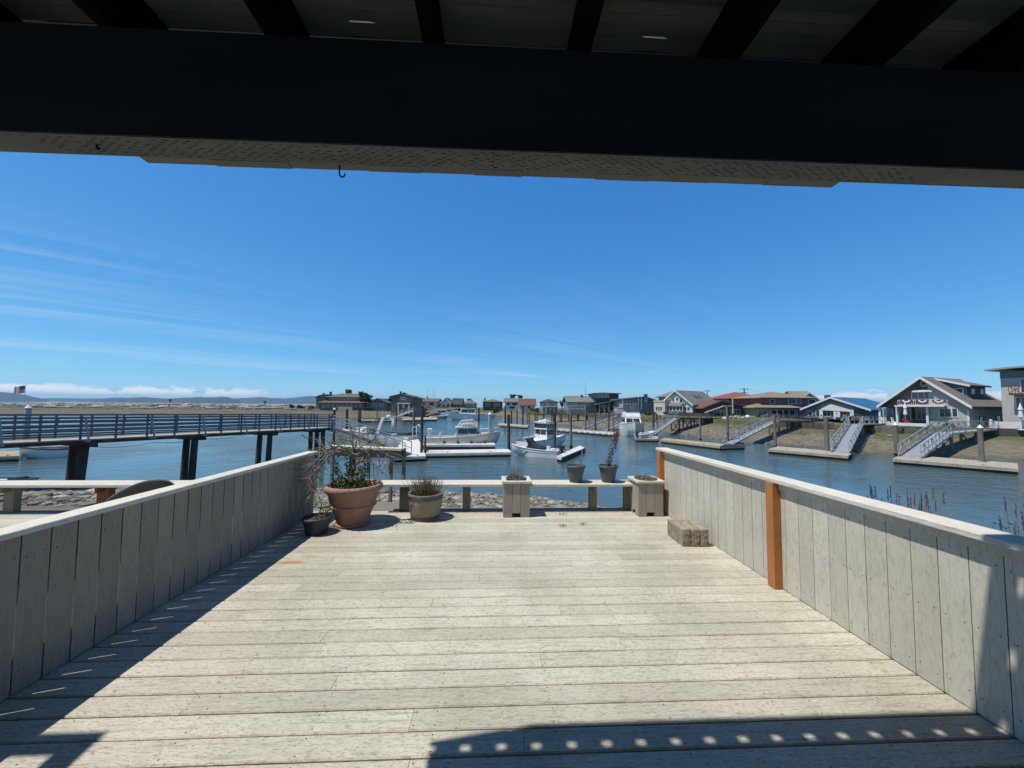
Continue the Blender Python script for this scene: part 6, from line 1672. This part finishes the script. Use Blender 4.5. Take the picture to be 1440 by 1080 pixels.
tree('tree', 'dark tree between the small teal house and the long grey house', 790, 150, -1, 563, 9, 'fol', 700, y_low=573)
for a in (('dark bush at the left of the tiered house point', 411, 150, -.6, 567.5, 12, 'fol'), ('olive bush left of the large tiered house', 424, 150, -.7, 568.5, 16, 'fol2'), ('low brush at the left wall of the tiered house', 438, 146, -.8, 569, 12, 'fol2'),
          ('clipped round bush in front of the white gabled house annex', 938, 92, GR, 577.5, 11, 'fol2'), ('green hedge along the deck of the balcony house', 911, 96, GR, 577, 24, 'fol'), ('large bush by the low red brown house porch', 1007, 86, GR, 578, 9, 'fol'),
          ('rounded bush under the flag mast', 1034, 84, GR, 580.5, 14, 'fol'), ('yellow green bush above the pale rocks', 1047, 83, GR, 582.5, 17, 'fol2'), ('small bush by the wall of the hip roof house', 1068, 84, GR, 583, 9, 'fol'),
          ('clipped hedge before the entry of the blue roofed house', 1190, 68, GR, 584, 24, 'fol'), ('low shrub on the lawn of the blue roofed house', 1204, 66, GR, 586, 14, 'fol2'), ('flowering shrub at the head of the far right gangway', 1334, 47.5, -1.3, 590, 22, 'fol2'),
          ('dark potted shrub on the terrace of the grey gabled house', 1285, 51.2, GR, 586, 7, 'fol'), ('brush among the far moorings by the tan bungalow', 660, 168, -1.2, 571, 22, 'fol2'), ('dark brush behind the dark landing', 595, 140, -1.4, 571, 16, 'fol'),
          ('hedge in front of the far dark brown house', 692, 174, -1.2, 573, 22, 'fol'), ('brown brush in front of the dark gabled house', 566, 116, -1.2, 570.5, 12, 'fol2'), ('brush beside the small teal house', 752, 132, -1.2, 572, 14, 'fol'),
          ('shrub at the left end of the pale log bulkhead', 519, 126, -1, 569, 16, 'fol'), ('hedge before the hip roof house lower windows', 1100, 84, GR, 585, 26, 'fol'), ('bushy hedge left of the landing with crossed rails', 1082, 82, GR, 583, 12, 'fol2')):
    bush(*a)
# pale rocks below the red roofed house
for i in range(26):
    px = 1014 + U(0, 38); D = 79 + U(-3, 3); p = gp(px, D, 0); z = -1.2 + (px - 1030) * .004 + U(0, .7); m = MB()
    rock(m, (0, 0, 0), U(.35, .75), .7); o = m.build('boulder', MT['concrete'] if i % 4 == 0 else MT['whitep'] if i % 3 == 0 else MT['stone_pale'] if 'stone_pale' in MT else MT['pilepale'], recalc=False)
    o.location = (p.x, p.y, z); tag(o, 'pale boulder in the rock pile below the red roofed house', 'boulder', 'pale boulders on the right bank')
# driftwood on the spit
spit_n = len(spit_line)
for i in range(190):
    k_ = int(len(STRIPS['sand_spit'][0]) * U(.28, .80)); p = strip_pt('sand_spit', k_, U(26, 66)); L = U(1.0, 5.5) * (1.5 if U(0, 1) < .15 else 1); a = U(-.5, .5) + (0 if U(0, 1) < .8 else 1.2)
    r = U(.18, .5); L *= 1.4; m = MB(); c_, s_ = math.cos(a) * L / 2, math.sin(a) * L / 2
    m.tube([(-c_, -s_, 0), (0, 0, U(-.05, .1)), (c_, s_, U(-.1, .5))], [r, r * .9, r * .6], 7)
    if U(0, 1) < .3: m.tube([(-c_, -s_, 0), (-c_ - .5, -s_, .7)], [r, .06], 5)
    o = m.build('driftwood', MT['logs'], smooth=True); o.location = (p.x, p.y, p.z + r * .6)
    tag(o, 'bleached driftwood log lying on the far sand spit', 'driftwood', 'driftwood on the spit')
# flag, utility pole, markers
p = gp(34, 150, 0); t_ = thing('flag_pole', 'flag pole with the stars and stripes flying to the left over the spit', 'flag', (p.x, p.y, -.2)); zt = pt(34, 542, 150).z + .2
m = MB(); m.tube([(0, 0, -.4), (0, 0, zt)], [.07, .05], 8); m.lathe([(.01, -.08), (.1, 0), (.01, .08)], 8, (0, 0, zt)); m.build('pole', MT['alu'], t_)
m = MB(); nc, nr = 16, 13; Wf, Hf = 4.3, 2.9
def fp(i, j):
    u = i / nc; return (-u * Wf * .98, .22 * math.sin(u * 9), zt - .15 - (1 - j / nr) * Hf - u * u * .55 + .12 * math.sin(u * 8))
for j in range(nr):
    for i in range(nc):
        q = [fp(i, j), fp(i + 1, j), fp(i + 1, j + 1), fp(i, j + 1)]
        m.mi = 2 if (i < 7 and j >= 6) else (0 if j % 2 == 0 else 1)
        m.loft(q, [(x, y + .012, z) for x, y, z in q])
m.mi = 1
for r in range(5):
    for c in range(6):
        x = -.18 - c * .3; u = -x / Wf; z = zt - .15 - .2 - r * .3 - u * u * .55 + .12 * math.sin(u * 8); y = .22 * math.sin(u * 9)
        m.box(x - .05, x + .05, y - .015, y - .004, z - .05, z + .05)
m.build('flag', [MT['red'], MT['whitep'], MT['flagblue']], t_)
p = gp(1047, 118, -1.3); t_ = thing('utility_pole', 'wooden utility pole with cross arms behind the red roofed house', 'pole', p); zt = pt(1047, 546, 118).z + 1.3
m = MB(); m.tube([(0, 0, 0), (0, 0, zt)], [.18, .13], 8); m.build('pole', MT['pile'], t_)
for dz in (.25, 1.3): m = MB(); m.box(-1.5 + dz * .4, 1.5 - dz * .4, -.22, -.1, zt - dz - .1, zt - dz + .08); m.build('cross_arm', MT['pile'], t_)
p = gp(995, 135, -1.3); t_ = thing('utility_pole', 'distant utility pole beyond the roof of the white gabled house', 'pole', p); zt = pt(995, 548.5, 135).z + 1.3
m = MB(); m.tube([(0, 0, 0), (0, 0, zt)], [.17, .12], 8); m.build('pole', MT['pilegrey'], t_); m = MB(); m.box(-1.3, 1.3, -.2, -.1, zt - .4, zt - .22); m.build('cross_arm', MT['pilegrey'], t_)
for px, D, y0, lab in ((239, 190, 561.5, 'dark channel marker standing beyond the driftwood, left one'), (372.5, 190, 564, 'dark channel marker standing beyond the driftwood, right one')):
    p = gp(px, D, -.2); t_ = thing('channel_marker', lab, 'marker', p); zt = pt(px, y0, D).z + .2; m = MB(); m.tube([(0, 0, -.5), (0, 0, zt)], .22, 8); m.build('post', MT['pile'], t_); m = MB(); m.box(-.6, .6, -.1, .1, zt - .75, zt); m.build('board', MT['pile'], t_)

# stones and grass tufts on the right bank
def bank_pt(u, dd): 
    P = STRIPS['right_bank'][0]; return strip_pt('right_bank', min(len(P) - 1, int(u * len(P))), dd)
m = MB()
for _ in range(5200):
    u = U(.12, .97); dd = -abs(U(0, 1) ** 1.3) * 11 + .6
    p = bank_pt(u, dd); p += Vector((U(-.6, .6), U(-.6, .6), -.01)); r = U(.04, .13) if U(0, 1) < .9 else U(.13, .28)
    rock(m, p, r, .55)
o = m.build('bank_stones', MT['pebbles'], recalc=False); o['kind'] = 'stuff'; o['label'] = 'stones scattered over the right bank'
m = MB()
for _ in range(900):
    u = U(.12, .97); dd = -U(8.5, 15.3); p = bank_pt(u, dd)
    if fbm(p.x, p.y, .16, 2) < -.08: continue
    p += Vector((U(-.6, .6), U(-.6, .6), 0)); h_ = U(.1, .32)
    for k in range(9):
        q = p + Vector((U(-.35, .35), U(-.35, .35), 0)); m.add([q, q + Vector((U(.03, .08), U(-.05, .05), 0)), q + Vector((U(-.12, .12), U(-.12, .12), h_ * U(.6, 1.2)))], [(0, 1, 2)])
o = m.build('bank_grass', MT['grass'], recalc=False); o['kind'] = 'stuff'; o['label'] = 'grass tufts on the upper right bank'
m = MB()
for _ in range(60):
    u = U(.12, .97); p = bank_pt(u, -U(9.5, 15)); a = U(0, 6.3); L = U(.4, 1.6)
    m.tube([p + Vector((0, 0, .05)), p + Vector((math.cos(a) * L, math.sin(a) * L, .12))], [U(.04, .1), .03], 5)
o = m.build('bank_debris', MT['logs'], recalc=False); o['kind'] = 'stuff'; o['label'] = 'scraps of bleached wood along the high tide line of the right bank'
m = MB()
for _ in range(900):
    k_ = int(len(STRIPS['sand_spit'][0]) * U(.25, .97)); p = strip_pt('sand_spit', k_, U(22, 68)); h_ = U(.15, .6)
    for k in range(6):
        q = p + Vector((U(-1.2, 1.2), U(-.6, .6), -.03)); m.add([q, q + Vector((U(.1, .5), 0, 0)), q + Vector((U(-.1, .3), U(-.1, .1), h_ * U(.5, 1.1)))], [(0, 1, 2)])
o = m.build('beach_grass', MT['grass'], recalc=False); o['kind'] = 'stuff'; o['label'] = 'dune grass tufts on the sand spit'
